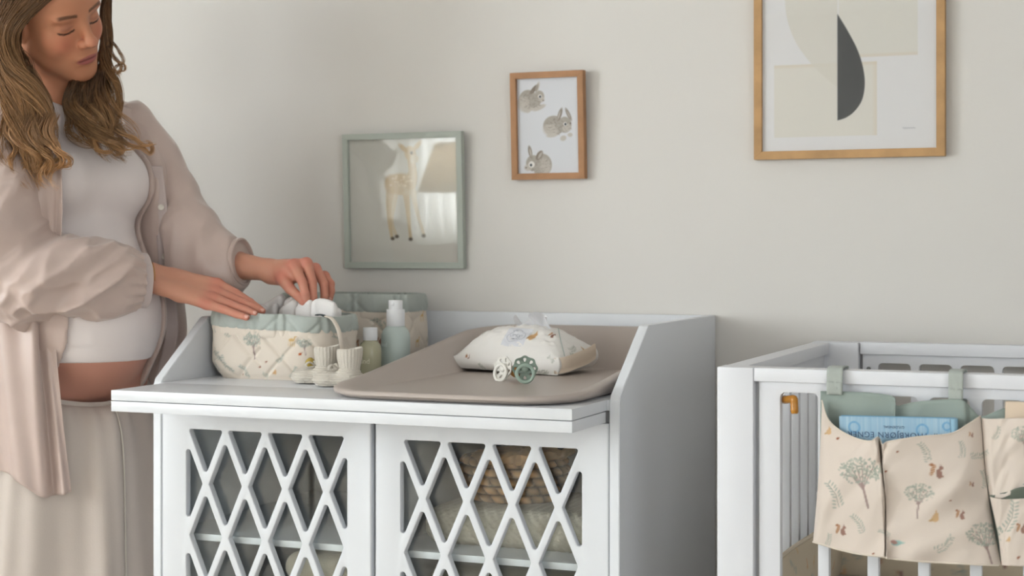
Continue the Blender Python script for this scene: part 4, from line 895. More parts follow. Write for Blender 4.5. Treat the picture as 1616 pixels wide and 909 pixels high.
D('sprig', 1568, 693, 20, -.4); D('tree', 1618, 722, 50, 0); D('sprig', 1586, 838, 46, -.3); D('squirrel', 1614, 842, 16); D('fox', 1592, 855, 10); D('acorn', 1607, 880, 5); D('sprig', 1555, 770, 26, .2); D('sprig', 1640, 800, 40, .5); D('squirrel', 1660, 760, 20); D('tree', 1690, 880, 60)
pr.boost(1.3)
# sage back sheet
back = [[(1295, 617), (1293, 730), (1284, 850)], [(1330, 618), (1330, 740), (1320, 862)], [(1375, 620), (1375, 750), (1375, 868)], [(1410, 626), (1408, 750), (1410, 872)], [(1415, 640), (1416, 750), (1420, 874)], [(1440, 635), (1440, 750), (1445, 876)], [(1480, 631), (1480, 755), (1480, 878)], [(1517, 631), (1520, 760), (1525, 882)], [(1534, 645), (1540, 760), (1548, 884)], [(1549, 657), (1556, 770), (1570, 886)], [(1582, 645), (1590, 770), (1600, 886)], [(1620, 638), (1625, 770), (1630, 888)], [(1720, 640), (1720, 770), (1720, 892)]]
px_sheet('back_sheet', back, 150, 40, lambda A, B: .006+.012*np.exp(-((A-.285)/.03)**2)*(1-B)+.010*sstep(.45, .60, A)*(1-sstep(.60, .64, A))*(1-B), .014, 4, M_LIN, OG, y0=2.607)
# big front pocket with a pleat
pk = [[(1297, 632), (1295, 690), (1291, 760), (1283, 855)], [(1306, 660), (1304, 710), (1300, 780), (1297, 859)], [(1324, 678), (1324, 730), (1322, 790), (1320, 866)], [(1352, 692), (1354, 740), (1356, 800), (1355, 874)], [(1374, 696), (1380, 740), (1386, 800), (1390, 878)], [(1386, 690), (1392, 735), (1396, 800), (1397, 879)], [(1393, 702), (1394, 740), (1399, 800), (1399, 880)], [(1402, 697), (1402, 745), (1404, 800), (1404, 881)], [(1450, 689), (1450, 745), (1453, 815), (1455, 886)], [(1500, 684), (1502, 750), (1506, 815), (1510, 889)], [(1530, 668), (1534, 745), (1540, 815), (1548, 891)], [(1548, 656), (1555, 745), (1565, 815), (1580, 892)]]
def bul(A, B):
    b = .050*np.sin(np.clip(A, 0, 1)*PI)**.7*(1-.35*B); pleat = np.exp(-((A-.475)/.030)**2)*(1-.75*B)*.020
    return .006+b-pleat+.010*np.exp(-((A-.41)/.035)**2)*(1-B)+.005*np.exp(-((A-.56)/.04)**2)*(1-B)
_, PK = px_sheet('pocket', pk, 260, 170, bul, .030, 9, M_PRINT, OG, pr)
pk2 = [[(1549, 660), (1552, 705), (1556, 750), (1562, 784)], [(1565, 661), (1568, 705), (1572, 750), (1576, 788)], [(1600, 660), (1602, 705), (1605, 745), (1610, 776)], [(1660, 660), (1660, 705), (1660, 745), (1660, 772)], [(1720, 660), (1720, 705), (1720, 745), (1720, 772)]]
px_sheet('pocket', pk2, 120, 80, lambda A, B: .006+.018*np.sin(A*PI)**.6, .012, 15, M_PRINT, OG, pr)
pk3 = [[(1562, 784), (1570, 820), (1576, 850), (1581, 892)], [(1580, 788), (1585, 820), (1590, 850), (1594, 893)], [(1616, 787), (1618, 820), (1620, 850), (1622, 894)], [(1660, 784), (1660, 820), (1660, 850), (1660, 894)], [(1720, 782), (1720, 820), (1720, 850), (1720, 894)]]
px_sheet('pocket', pk3, 110, 80, lambda A, B: .010+.034*np.sin(np.clip(A+.1, 0, 1)*PI)**.6*(1-.3*B), 0.011, 19, M_PRINT, OG, pr)
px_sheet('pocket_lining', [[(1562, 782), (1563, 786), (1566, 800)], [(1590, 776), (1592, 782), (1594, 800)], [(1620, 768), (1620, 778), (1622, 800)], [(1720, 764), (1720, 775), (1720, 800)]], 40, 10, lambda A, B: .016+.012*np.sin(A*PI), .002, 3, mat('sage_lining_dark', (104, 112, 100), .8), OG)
place('hem_piping', tube_mesh('hem_piping', (PK[::4, -1]-OGO)+np.array([0, -.0005, 0]), .0016, 6), M_CREAM, OG)
place('rim_piping', tube_mesh('rim_piping', (PK[::3, 0]-OGO)+np.array([0, -.0002, 0]), .0012, 6), M_CREAM, OG)
for u0, u1, vt, vb in ((1305, 1330, 577, 622), (1497, 1520, 584, 634), (1690, 1714, 592, 646)):   # straps looped over the rail
    a = at_y(u0, 600, 2.600); b = at_y(u1, 600, 2.600); zb = at_y(u0, vb, 2.600)[2]; V = []
    prof = [(2.597, zb), (2.5975, zb+.02), (2.598, .950), (2.599, .972), (2.603, .9825), (2.612, .9845), (2.640, .9845), (2.650, .9825), (2.6525, .972), (2.653, .94), (2.652, .90)]
    P_ = crv(prof, 40); nn = len(P_)
    for k, x in enumerate(np.linspace(a[0], b[0], 7)): V += [(x, p[0]+.0008*math.sin(k*2.1+j*.4), p[1]) for j, p in enumerate(P_)]
    V = np.array(V)-OGO; me = mesh_np('strap', V, grid_faces(7, nn)); o = place('strap', me, M_SAGE, OG); md = o.modifiers.new('thickness', 'SOLIDIFY'); md.thickness = .0016; md.offset = 0
# book standing upside down in the pocket
BK = thing('picture_book', 'pale blue board book standing upside down in the organizer pocket', 'book', tuple(at_y(1324, 657, 2.578)))
b0 = at_y(1324, 657, 2.578); b1 = at_y(1499, 661, 2.566); bw = float(np.linalg.norm(b1-b0)); rz = math.atan2(b1[1]-b0[1], b1[0]-b0[0]); ry = math.asin((b0[2]-b1[2])/bw); BK.rotation_euler = (math.radians(3.5), ry, rz); bh = .155
pc = Print(bw+.004, bh+.004, (158, 190, 212), .0008); r_ = random.Random(8)
for k in range(150):
    x = r_.uniform(0, bw); pc.line([(x, 0), (x+.002, bh)], r_.uniform(.0006, .0018), r_.choice([(176, 204, 220), (146, 182, 208), (188, 208, 218)]), .5)
for x, y, r in ((.024, .138, .0085), (.132, .136, .0088), (.170, .143, .006), (.03, .07, .01), (.1, .06, .012)):
    t = np.linspace(0, 2*PI, 30); pc.line(np.c_[x+r*np.cos(t), y+r*np.sin(t)], .0026, (118, 168, 206), .8)
nx, nz = 120, 100; X, Z = np.meshgrid(np.linspace(0, bw, nx), np.linspace(-bh, 0, nz), indexing='ij'); V = np.stack([X, X*0, Z], -1).reshape(-1, 3); col = pc.sample(X.ravel(), (Z+bh).ravel())
me = mesh_np('cover', np.vstack([V, V+np.array([0, .0018, 0])]), np.vstack([grid_faces(nx, nz), grid_faces(nx, nz, off=nx*nz)[:, ::-1]]), False, np.vstack([col, col])); cv = place('cover', me, M_PAPER, BK)
place('page_block', box_mesh('page_block', (.002, .002, -bh+.003), (bw+.004, .011, -.0025), .0006), mat('book_pages', (196, 214, 222), .8), BK)
place('cover', box_mesh('cover', (.0, .0112, -bh), (bw+.006, .0132, 0), .0004), mat('book_blue', (128, 176, 206), .6), BK)
place('spine', tube_mesh('spine', [(bw+.004, .0065, -bh), (bw+.004, .0065, -.0005)], .0066, 14, 1.0), mat('spine_blue', (150, 190, 214), .6), BK)
def cover_text(s, size, x, z, sp_=1.0): me = text_mesh(s, size, .0001, sp_); place('lettering', me, mat('book_ink', (62, 84, 120), .7), cv, (x, -.0004, z), (PI/2, PI, 0))
cover_text('AF THORBJØRN EGNER', .0128, bw*.50, -.0275, 1.12); cover_text('GYLDENDAL', .0058, bw*.50, -.0150)
# beige card in the right pocket
cd = box('nappy_pack', (0, 0, -.10), (.10, .012, 0), mat('beige_card', (222, 202, 180), .85), None, .003); cd.location = at_y(1586, 633, 2.586); cd.rotation_euler = (-.05, .01, 0)
tag(cd, 'folded beige pack standing in the right organizer pocket', 'pack')
# ---------------------------------------------------------------- person
PB = at_d(112, 600, 3.52); PB[2] = 0; FA_ = math.radians(-22); BF = np.array([math.cos(FA_), math.sin(FA_), 0]); BL = np.array([-math.sin(FA_), math.cos(FA_), 0])
person = thing('person', 'long-haired person in white top and open taupe blouse reaching into the basket', 'person', tuple(PB))
def loc_(V): return np.asarray(V)-PB
def body(f, s, z): return PB+BF*f+BL*s+np.array([0, 0, z])
def bfr(P): q = P-PB.astype(np.float32); return np.stack([q@BF.astype(np.float32), q@BL.astype(np.float32), q[..., 2]], -1)
SKIN = np.array(lin((206, 150, 126)))
def torso(P):
    Q = bfr(P)
    d = s_ell(Q, (0, 0, 1.33), (.100, .142, .175))
    for s in (-1, 1): d = smin(d, s_ell(Q, (.078, .066*s, 1.318), (.066, .070, .072)), .05)
    d = smin(d, s_ell(Q, (.010, 0, 1.16), (.108, .138, .12)), .06)
    d = smin(d, s_ell(Q, (.062, .0, 1.030), (.160, .160, .165)), .07)
    d = smin(d, s_ell(Q, (-.015, 0, .92), (.115, .172, .13)), .07)
    d = smin(d, s_cap(Q, (-.015, -.135, 1.452), (-.015, .135, 1.452), .047), .06)
    return smin(d, s_cap(Q, (-.02, 0, 1.43), (-.005, 0, 1.53), .062, .05), .05)
# head in its own frame: x forward, y to the left, z up
HO = at_d(78, 14.5, 3.40); HS = 1.14
def rotm(y, p, r):
    cy, sy, cp, sp, cr, sr = math.cos(y), math.sin(y), math.cos(p), math.sin(p), math.cos(r), math.sin(r)
    return np.array([[cy, -sy, 0], [sy, cy, 0], [0, 0, 1]])@np.array([[cp, 0, sp], [0, 1, 0], [-sp, 0, cp]])@np.array([[1, 0, 0], [0, cr, -sr], [0, sr, cr]])
HR = rotm(math.radians(-8), math.radians(20), math.radians(27))
def hw(p): return HO+HR@(np.asarray(p)*HS)
NECK = (PB+BF*(-.012)+np.array([0, 0, 1.44]))
NKl = HR.T@(NECK-HO)/HS
def head(Q):
    d = s_ell(Q, (-.012, 0, .040), (.100, .077, .088))
    d = smin(d, s_ell(Q, (.042, 0, .022), (.048, .062, .056)), .03)
    d = smin(d, s_ell(Q, (.026, 0, -.045), (.060, .064, .068)), .03)
    d = smin(d, s_ell(Q, (.066, 0, -.070), (.030, .034, .036)), .025)
    d = smin(d, s_ell(Q, (.074, 0, -.106), (.0175, .019, .015)), .018)
    for s in (-1, 1):
        d = smin(d, s_cap(Q, (.004, .054*s, -.056), (.064, .016*s, -.104), .018, .0145), .026)
        d = smin(d, s_ell(Q, (.057, .041*s, -.032), (.026, .020, .026)), .018)
        d = smin(d, s_ell(Q, (.0785, .030*s, .0185), (.010, .024, .008)), .012)
        d = smax(d, -s_ell(Q, (.1015, .0330*s, -.002), (.0155, .0175, .0125)), .010)
        d = smin(d, s_ell(Q, (.0735, .0335*s, -.004), (.0132, .0160, .0115)), .0035)
        d = smin(d, s_ell(Q, (.003, .073*s, -.012), (.016, .007, .029)), .006)
    d = smin(d, s_cap(Q, (.088, 0, .010), (.1065, 0, -.030), .0068, .0088), .013)
    d = smin(d, s_ell(Q, (.1095, 0, -.0345), (.0112, .0112, .0095)), .007)
    for s in (-1, 1): d = smin(d, s_ell(Q, (.0980, .0132*s, -.0385), (.0095, .0066, .0074)), .006)
    for s in (-1, 1): d = smax(d, -s_ell(Q, (.1035, .0058*s, -.0465), (.0048, .0030, .0036)), .002)
    d = smin(d, s_ell(Q, (.0880, 0, -.0678), (.0105, .0245, .0042)), .005)
    d = smin(d, s_ell(Q, (.0870, 0, -.0772), (.0112, .0200, .0052)), .005)
    d = smax(d, -s_ell(Q, (.1030, 0, -.0722), (.0085, .0250, .0013)), .0025)
    return smin(d, s_cap(Q, (-.022, 0, -.050), NKl, .047, .056), .03)
V, Fq = sd_mesh(head, (-.125, -.092, -.235), (.128, .092, .135), .0019); Vh = relax(V, Fq, 1, .4)
f, s, u = Vh.T; a = np.abs(s); c = np.tile(np.array(lin((200, 138, 106))), (len(Vh), 1)); front = f > .05
def tint(m, rgb): 
    global c
    c = c*(1-m[:, None])+np.array(lin(rgb))*m[:, None]
tint(.55*np.exp(-((a-.042)/.020)**2-((u+.034)/.020)**2)*front, (204, 120, 98)); tint(.35*np.exp(-(s/.012)**2-((u+.036)/.012)**2)*(f > .09), (214, 138, 122))
tint(.45*np.exp(-((a-.032)/.018)**2-((u-.004)/.011)**2)*(f > .06), (172, 114, 92))
br = .0185+.0035*np.sin(np.clip((a-.013)/.040, 0, 1)*PI*.75)
tint(.92*sstep(.0042, .0022, np.abs(u-br))*sstep(.012, .015, a)*sstep(.054, .046, a)*(f > .045), (104, 70, 52))
ll = -.0085-.0042*(1-((a-.0335)/.0165)**2)
tint(.95*sstep(.0027, .0012, np.abs(u-ll))*sstep(.0165, .019, a)*sstep(.0505, .0475, a)*(f > .06), (48, 32, 26))
tint(.35*sstep(.0040, .0015, np.abs(u-ll-.0085))*sstep(.017, .021, a)*sstep(.047, .042, a)*(f > .06), (150, 100, 84))
lipm = sstep(1.05, .82, np.sqrt((s/.0262)**2+((u+.0726)/.0090)**2))*(f > .082); tint(.85*lipm, (170, 94, 94)); tint(.8*sstep(.0016, .0006, np.abs(u+.0722))*(a < .022)*(f > .08), (104, 48, 50))
parts = [(HO+(Vh*HS)@HR.T, Fq, c)]
# torso, legs and feet (mostly under the clothes)
def lower(P):
    Q = bfr(P); d = torso(P)
    for sg in (-1, 1):
        d = smin(d, s_cap(Q, (-.01, .09*sg, .86), (.005, .085*sg, .48), .088, .056), .05); d = smin(d, s_cap(Q, (.005, .085*sg, .48), (-.02, .085*sg, .09), .055, .036), .03)
        d = smin(d, s_cap(Q, (-.04, .085*sg, .035), (.13, .095*sg, .025), .032, .024), .03)
    for a_, b_, r1, r2 in ARMS: d = smin(d, s_cap(P, a_, b_, r1, r2), .03)
    return smax(d, -(P[..., 2]-.001), .004)
nS, nE, nW = at_d(2, 225, 3.385), at_d(48, 452, 3.34), at_d(236, 437, 3.41)
fS, fE, fW = at_d(222, 200, 3.64), at_d(318, 412, 3.585), at_d(432, 428, 3.515)
ARMS = [(nS, nE, .044, .040), (nE, nE+(nW-nE)*.5, .041, .037), (fS, fE, .036, .036), (fE, fE+(fW-fE)*.5, .040, .034)]
V, Fq = sd_mesh(lower, PB+np.array([-.33, -.36, -.005]), PB+np.array([.50, .42, 1.53]), .0085); parts.append((V, Fq, np.tile(np.array(lin((204, 148, 130))), (len(V), 1))))
# hands ---------------------------------------------------------------
def hand_sdf(P, wr, palm, fingers, thumb, arm):
    d = s_cap(P, arm[0], arm[1], arm[2], arm[3])
    for a_, b_, r1, r2 in wr: d = smin(d, s_cap(P, a_, b_, r1, r2), .014)
    for a_, b_, r1, r2 in palm: d = smin(d, s_cap(P, a_, b_, r1, r2), .013)
    fg = None
    for ch in fingers+[thumb]:
        e = None
        for k in range(len(ch)-1):
            q = s_cap(P, ch[k][0], ch[k+1][0], ch[k][1], ch[k+1][1]); e = q if e is None else smin(e, q, .0025)
        fg = e if fg is None else np.minimum(fg, e)
    return smin(d, fg, .006)
def flat_arm(a, b, r1, r2, ax, sp):
    return [(a+ax*sp*t, b+ax*sp*t*.9, r1, r2) for t in (-1, -.35, .35, 1)]
A_ = at_d
# near hand (right): back of the hand towards the camera, fingers together over the basket rim
upv = np.array([0, 0, 1.])
wrN = [(A_(232, 428, 3.425), A_(285, 442, 3.43), .0215, .019), (A_(234, 446, 3.405), A_(285, 461, 3.405), .0205, .019)]
pmN = [(A_(275, 437, 3.435), A_(343, 448, 3.435), .0165, .0125), (A_(278, 450, 3.425), A_(341, 461, 3.42), .0170, .0125), (A_(282, 459, 3.41), A_(335, 471, 3.40), .0165, .0120), (A_(284, 464, 3.40), A_(326, 480, 3.385), .0150, .0115)]
fiN = [[(A_(343, 448, 3.435), .0118), (A_(372, 463, 3.428), .0098), (A_(395, 477, 3.420), .0086), (A_(411, 488, 3.412), .0070)],
       [(A_(341, 460, 3.42), .0118), (A_(374, 474, 3.412), .0098), (A_(398, 484, 3.402), .0086), (A_(414, 491, 3.396), .0072)],
       [(A_(335, 470, 3.40), .0114), (A_(365, 481, 3.392), .0096), (A_(387, 489, 3.384), .0084), (A_(402, 495, 3.378), .0070)],
       [(A_(326, 480, 3.385), .0108), (A_(352, 488, 3.376), .0090), (A_(373, 496, 3.368), .0080), (A_(389, 501, 3.362), .0068)]]
thN = [(A_(272, 440, 3.45), .0150), (A_(312, 452, 3.468), .0120), (A_(340, 466, 3.470), .0098), (A_(356, 476, 3.468), .0080)]
armN = (A_(120, 444, 3.36), A_(232, 437, 3.412), .034, .026)
# far hand (left): knuckles up, fingers hanging down onto a cloth
wrF = [(A_(425, 424, 3.52), A_(452, 426, 3.505), .0195, .0190), (A_(428, 436, 3.515), A_(455, 440, 3.500), .0175, .0175)]
pmF = [(A_(447, 424, 3.498), A_(464, 418, 3.475), .0170, .0128), (A_(447, 424, 3.51), A_(483, 416, 3.480), .0165, .0125), (A_(450, 430, 3.52), A_(497, 424, 3.495), .0160, .0120), (A_(452, 436, 3.525), A_(512, 436, 3.51), .0150, .0110), (A_(448, 436, 3.49), A_(470, 436, 3.475), .0170, .0130)]
fiF = [[(A_(464, 418, 3.475), .0122), (A_(477, 445, 3.445), .0100), (A_(482, 464, 3.435), .0090), (A_(484, 480, 3.435), .0074)],
       [(A_(484, 415, 3.480), .0122), (A_(493, 446, 3.455), .0100), (A_(494, 470, 3.448), .0090), (A_(493, 489, 3.450), .0074)],
       [(A_(498, 424, 3.495), .0116), (A_(511, 448, 3.475), .0096), (A_(512, 468, 3.470), .0086), (A_(509, 484, 3.472), .0071)],
       [(A_(512, 436, 3.51), .0106), (A_(522, 448, 3.497), .0087), (A_(523, 460, 3.492), .0078), (A_(521, 471, 3.492), .0066)]]
thF = [(A_(446, 440, 3.480), .0145), (A_(458, 456, 3.455), .0115), (A_(471, 468, 3.440), .0094), (A_(479, 478, 3.435), .0078)]
armF = (A_(340, 414, 3.57), A_(428, 427, 3.518), .037, .0225)
RED = np.array(lin((206, 112, 100)))
for args in ((wrN, pmN, fiN, thN, armN), (wrF, pmF, fiF, thF, armF)):
    pts = np.array([p for ch in args[2]+[args[3]] for p, _ in ch]+[args[4][0], args[4][1]]); lo = pts.min(0)-.045; hi = pts.max(0)+.045
    V, Fq = sd_mesh(lambda P: hand_sdf(P, args[0], args[1], args[2], args[3], args[4]), lo, hi, .00185); V = relax(V, Fq, 1, .4)
    m = np.zeros(len(V)); nl = np.zeros(len(V))
    for ch in args[2]+[args[3]]:
        for k, (p, r) in enumerate(ch):
            w = (.75, .5, .45, .65)[k]; m = np.maximum(m, w*np.exp(-(np.linalg.norm(V-p, axis=1)/(r*1.6))**2))
    m = np.maximum(m, .35*np.exp(-(np.linalg.norm(V-pts[:16].mean(0), axis=1)/.06)**2)); c = SKIN*(1-m[:, None])+RED*m[:, None]; parts.append((V, Fq, c))
off = 0; VV = []; FF = []; CC = []
for v, q, c in parts: VV.append(v); FF.append(q+off); CC.append(c); off += len(v)
M_SKIN = mat('skin', (214, 166, 146), .48, .4, attr='Col', sss=.12, bump=.06, bscale=500)
body_o = place('body', mesh_np('body', loc_(np.vstack(VV)), np.vstack(FF), True, np.vstack(CC)), M_SKIN, person)
for ch, nrm in [(c_, 0) for c_ in fiN+fiF]:   # finger nails
    p, r = np.array(ch[-1][0]), ch[-1][1]; dr = p-np.array(ch[-2][0]); dr /= np.linalg.norm(dr); vw = CO-p; vw /= np.linalg.norm(vw)
    up_ = vw+np.array([0, 0, .5])-dr*((vw+np.array([0, 0, .5]))@dr); up_ /= np.linalg.norm(up_); sd = np.cross(dr, up_); R = []
    for t in np.linspace(-1, 1, 7): R.append([p+dr*(t*.0042+.001)+sd*(x*.0042*math.sqrt(max(.05, 1-.55*max(t, 0)**2-.2*t*t)))+up_*(r*(.97-.25*x*x)+.0004) for x in np.linspace(-1, 1, 6)])
    place('nail', mesh_np('nail', loc_(np.array(R).reshape(-1, 3)), grid_faces(7, 6)), mat('nail', (224, 172, 156), .3, .5), person)

# clothes ----------------------------------------------------------------
def tank(P):
    Q = bfr(P); d = torso(P)-.0035; hem = .937+.014*np.clip(Q[..., 0], -1, .3)*0
    rib = .0009*((Q[..., 2] > .968) & (Q[..., 2] < .974)); nk = 1.492-.05*np.clip(Q[..., 0]*8, 0, 1)+np.abs(Q[..., 1])*.25
    return smax(smax(d+rib, hem-Q[..., 2], .002), Q[..., 2]-nk, .003)
V, Fq = sd_mesh(tank, PB+np.array([-.26, -.26, .88]), PB+np.array([.30, .26, 1.56]), .0042); V = relax(V, Fq, 1)
M_TANK = mat('white_rib_cotton', (236, 226, 224), .9, .2, bump=.12, bscale=500, stretch=(3, 3, .3), sheen=.2)
place('tank_top', mesh_np('tank_top', loc_(V), Fq), M_TANK, person)
# skirt with gathered waist
n = 220; th = np.arange(n)*2*PI/n; R = []
for k, (z, rf, rs, cf, pl) in enumerate([(.90, .128, .176, -.012, .002), (.885, .134, .182, -.010, .003), (.87, .139, .187, -.006, .005), (.84, .146, .193, .0, .007), (.79, .156, .202, .006, .007), (.72, .166, .210, .008, .008), (.60, .176, .218, .008, .012), (.45, .190, .230, .005, .016), (.28, .205, .245, .002, .02), (.12, .22, .26, 0, .024)]):
    w = pl*(np.sin(th*23+1.3*np.sin(th*5))*(.9 if k < 4 else .25)+1.1*np.sin(th*7+.4*k+np.sin(th*3)))
    dip = -.062*np.clip(np.cos(th), 0, 1)**1.5*max(0, 1-k/4.5)
    R.append(np.array([body(cf+(rf+w[i])*math.cos(th[i]), (rs+w[i])*math.sin(th[i]), z+dip[i]) for i in range(n)]))
M_SKIRT = mat('beige_cotton', (208, 196, 187), .85, .25, bump=.12, bscale=300, sheen=.15)
sk = place('skirt', loft_mesh('skirt', loc_(np.array(R)), cap0=False, cap1=False), M_SKIRT, person)
R = np.array(R); wb = R[0]; place('waistband', loft_mesh('waistband', loc_(np.array([wb+np.array([0, 0, dz])+(wb-(PB+np.array([0, 0, 1])))*np.array([o, o, 0]) for dz, o in ((-.006, .008), (.000, .014), (.006, .012), (.009, .0), (.004, -.02))])), cap0=False, cap1=False), M_SKIRT, sk)
sl = crv([R[j][4] + (BF*.003) for j in range(10)], 40); place('seam', tube_mesh('seam', loc_(sl), .0016, 6), mat('seam_thread', (222, 214, 202), .85), sk)

M_BL = mat('taupe_satin', (202, 181, 172), .36, .5, bump=.05, bscale=500, sheen=.25, var=.03, vscale=12)
M_BLI = mat('taupe_satin_band', (206, 190, 186), .45, .4, sheen=.25)
def bl_back(P):
    Q = bfr(P); d = torso(P)-.013+.006*noise3(P*np.array([9, 9, 5])); f_, s_, z_ = Q[..., 0], Q[..., 1], Q[..., 2]
    op = smax(smax(-.012-f_, -.112-s_, .01), s_-.118, .01)
    nk = np.linalg.norm(np.stack([f_+.012, s_], -1), axis=-1)-.064
    return smax(smax(smax(d, -op, .006), -nk, .004), .79-z_, .004)
V, Fq = sd_mesh(bl_back, PB+np.array([-.29, -.29, .77]), PB+np.array([.31, .29, 1.58]), .0062); bl = place('blouse', mesh_np('blouse', loc_(relax(V, Fq, 2)), Fq), M_BL, person)
def sheet3(name, ctrl, nu, nv, fold, m, parent, thick=.0018):
    C = np.array(ctrl, float); W_ = np.array([[at_d(*C[i, j]) for j in range(C.shape[1])] for i in range(C.shape[0])])
    G1 = np.array([crv(W_[:, j], nu) for j in range(C.shape[1])]); G2 = np.array([crv(G1[:, i], nv) for i in range(nu)]); A, B = np.meshgrid(np.linspace(0, 1, nu), np.linspace(0, 1, nv), indexing='ij')
    du = np.gradient(G2, axis=0); dv = np.gradient(G2, axis=1); N = np.cross(du, dv); N /= np.linalg.norm(N, axis=-1, keepdims=True)+1e-9
    P = G2+N*fold(A, B)[..., None]; Q = P+N*thick; nn = nu*nv; Fq = [grid_faces(nu, nv), grid_faces(nu, nv, off=nn)[:, ::-1]]
    e = [(i, 0) for i in range(nu)]+[(nu-1, j) for j in range(1, nv)]+[(i, nv-1) for i in range(nu-2, -1, -1)]+[(0, j) for j in range(nv-2, 0, -1)]; ix = np.array([i*nv+j for i, j in e]); Fq.append(np.stack([ix, np.roll(ix, -1), np.roll(ix, -1)+nn, ix+nn], 1))
    me = mesh_np(name, loc_(np.vstack([P.reshape(-1, 3), Q.reshape(-1, 3)])), np.vstack(Fq)); bm = bmesh.new(); bm.from_mesh(me); bmesh.ops.recalc_face_normals(bm, faces=bm.faces); bm.to_mesh(me); bm.free(); smooth(me)
    return place(name, me, m, parent), P
near = [[(-62, 200, 3.60), (-112, 290, 3.56), (-116, 380, 3.55), (-112, 470, 3.54), (-110, 560, 3.54), (-106, 650, 3.54), (-100, 730, 3.54)],
        [(-20, 182, 3.50), (-52, 280, 3.37), (-60, 380, 3.36), (-58, 470, 3.35), (-55, 560, 3.35), (-52, 650, 3.35), (-48, 735, 3.35)],
        [(22, 168, 3.45), (10, 270, 3.33), (4, 370, 3.31), (0, 460, 3.30), (0, 550, 3.30), (5, 650, 3.30), (14, 752, 3.30)],
        [(56, 168, 3.43), (60, 262, 3.325), (60, 350, 3.315), (55, 450, 3.315), (52, 540, 3.305), (56, 650, 3.305), (64, 783, 3.305)],
        [(70, 174, 3.43), (82, 262, 3.325), (84, 350, 3.32), (76, 450, 3.315), (70, 535, 3.315), (80, 650, 3.315), (92, 782, 3.315)],
        [(80, 184, 3.43), (97, 262, 3.325), (98, 345, 3.325), (90, 450, 3.32), (86, 535, 3.325), (97, 650, 3.325), (113, 776, 3.325)]]
sheet3('front_panel', near, 150, 150, lambda A, B: sstep(.05, .5, B)*(.010*np.sin(A*17+B*1.5)+.006*np.sin(A*31-B*3)+.010*noise3(np.stack([A*6, B*2.5, A*0], -1))), M_BL, bl)
far = [[(190, 165, 3.56), (205, 260, 3.555), (210, 330, 3.56), (214, 400, 3.58), (222, 470, 3.62), (224, 540, 3.63), (208, 612, 3.64)],
       [(232, 178, 3.60), (252, 260, 3.545), (258, 330, 3.545), (264, 400, 3.567), (274, 470, 3.60), (281, 540, 3.625), (257, 612, 3.625)],
       [(244, 200, 3.67), (285, 270, 3.65), (293, 340, 3.65), (293, 400, 3.66), (289, 470, 3.67), (292, 530, 3.67), (270, 602, 3.67)]]
_, FP = sheet3('front_panel', far, 60, 120, lambda A, B: .006*np.sin(A*9+B*4)*sstep(0, .3, B), M_BL, bl)
pkl = [[(238, 262, 3.530), (244, 330, 3.535), (249, 400, 3.555), (256, 462, 3.575), (260, 530, 3.585), (244, 600, 3.59)], [(256, 262, 3.530), (264, 330, 3.535), (270, 400, 3.555), (277, 462, 3.575), (280, 530, 3.585), (262, 600, 3.59)]]
sheet3('placket', pkl, 8, 80, lambda A, B: 0*A, M_BLI, bl, .003)
for (uu, vv, dd) in ((254, 327, 3.531), (260, 405, 3.552), (268, 462, 3.571)):
    q = lathe_mesh('button', [(.0005, 0), (.0062, 0), (.0068, .001), (.0066, .0024), (.0048, .0026), (.0042, .0019), (.0005, .0019)], 24); o = place('button', q, mat('shell_button', (228, 220, 208), .3, .5), bl); o.location = loc_(at_d(uu, vv, dd)); o.rotation_euler = (PI/2, 0, math.radians(38))
def satin(P, seed, amp, sc):
    n1 = noise3(P*np.array(sc)+seed); n2 = noise3(P*np.array(sc)*2.1+seed+7); return amp*((np.abs(n1)*2-.35)+.45*(np.abs(n2)*2-.3))
def chain(P, L, k):
    d = None
    for i in range(len(L)-1):
        q = s_cap(P, at_d(*L[i][:3]), at_d(*L[i+1][:3]), L[i][3], L[i+1][3]); d = q if d is None else smin(d, q, k)
    return d
nsl = [(2, 222, 3.400, .062), (2, 300, 3.345, .078), (10, 380, 3.31, .080), (48, 442, 3.31, .086), (98, 440, 3.325, .086), (150, 441, 3.35, .075), (190, 442, 3.375, .062), (216, 443, 3.395, .052)]
cax = at_d(232, 442, 3.41)-at_d(190, 442, 3.375); cax /= np.linalg.norm(cax); cuc = at_d(216, 443, 3.397)
def sleeve_n(P):
    d = chain(P, nsl, .035); q = P-cuc.astype(np.float32); t = q@cax.astype(np.float32); rad = q-t[..., None]*cax.astype(np.float32)
    ang = np.arctan2(rad[..., 2], rad@np.cross(cax, upv).astype(np.float32)); g = sstep(-.075, -.005, t)*sstep(.14, .10, np.linalg.norm(q, axis=-1))
    Pf = np.stack([t, rad@np.cross(cax, upv).astype(np.float32)+.35*t, rad[..., 2]-.55*t], -1); d = d+satin(Pf, 3, .035, (5, 14, 14))*(1-.75*g)+.0042*np.sin(ang*19+t*30)*g; return smax(d, t, .006)
pts = np.array([at_d(*q[:3]) for q in nsl]); V, Fq = sd_mesh(sleeve_n, pts.min(0)-.12, pts.max(0)+.12, .0040); place('sleeve', mesh_np('sleeve', loc_(relax(V, Fq, 1)), Fq), M_BL, bl)
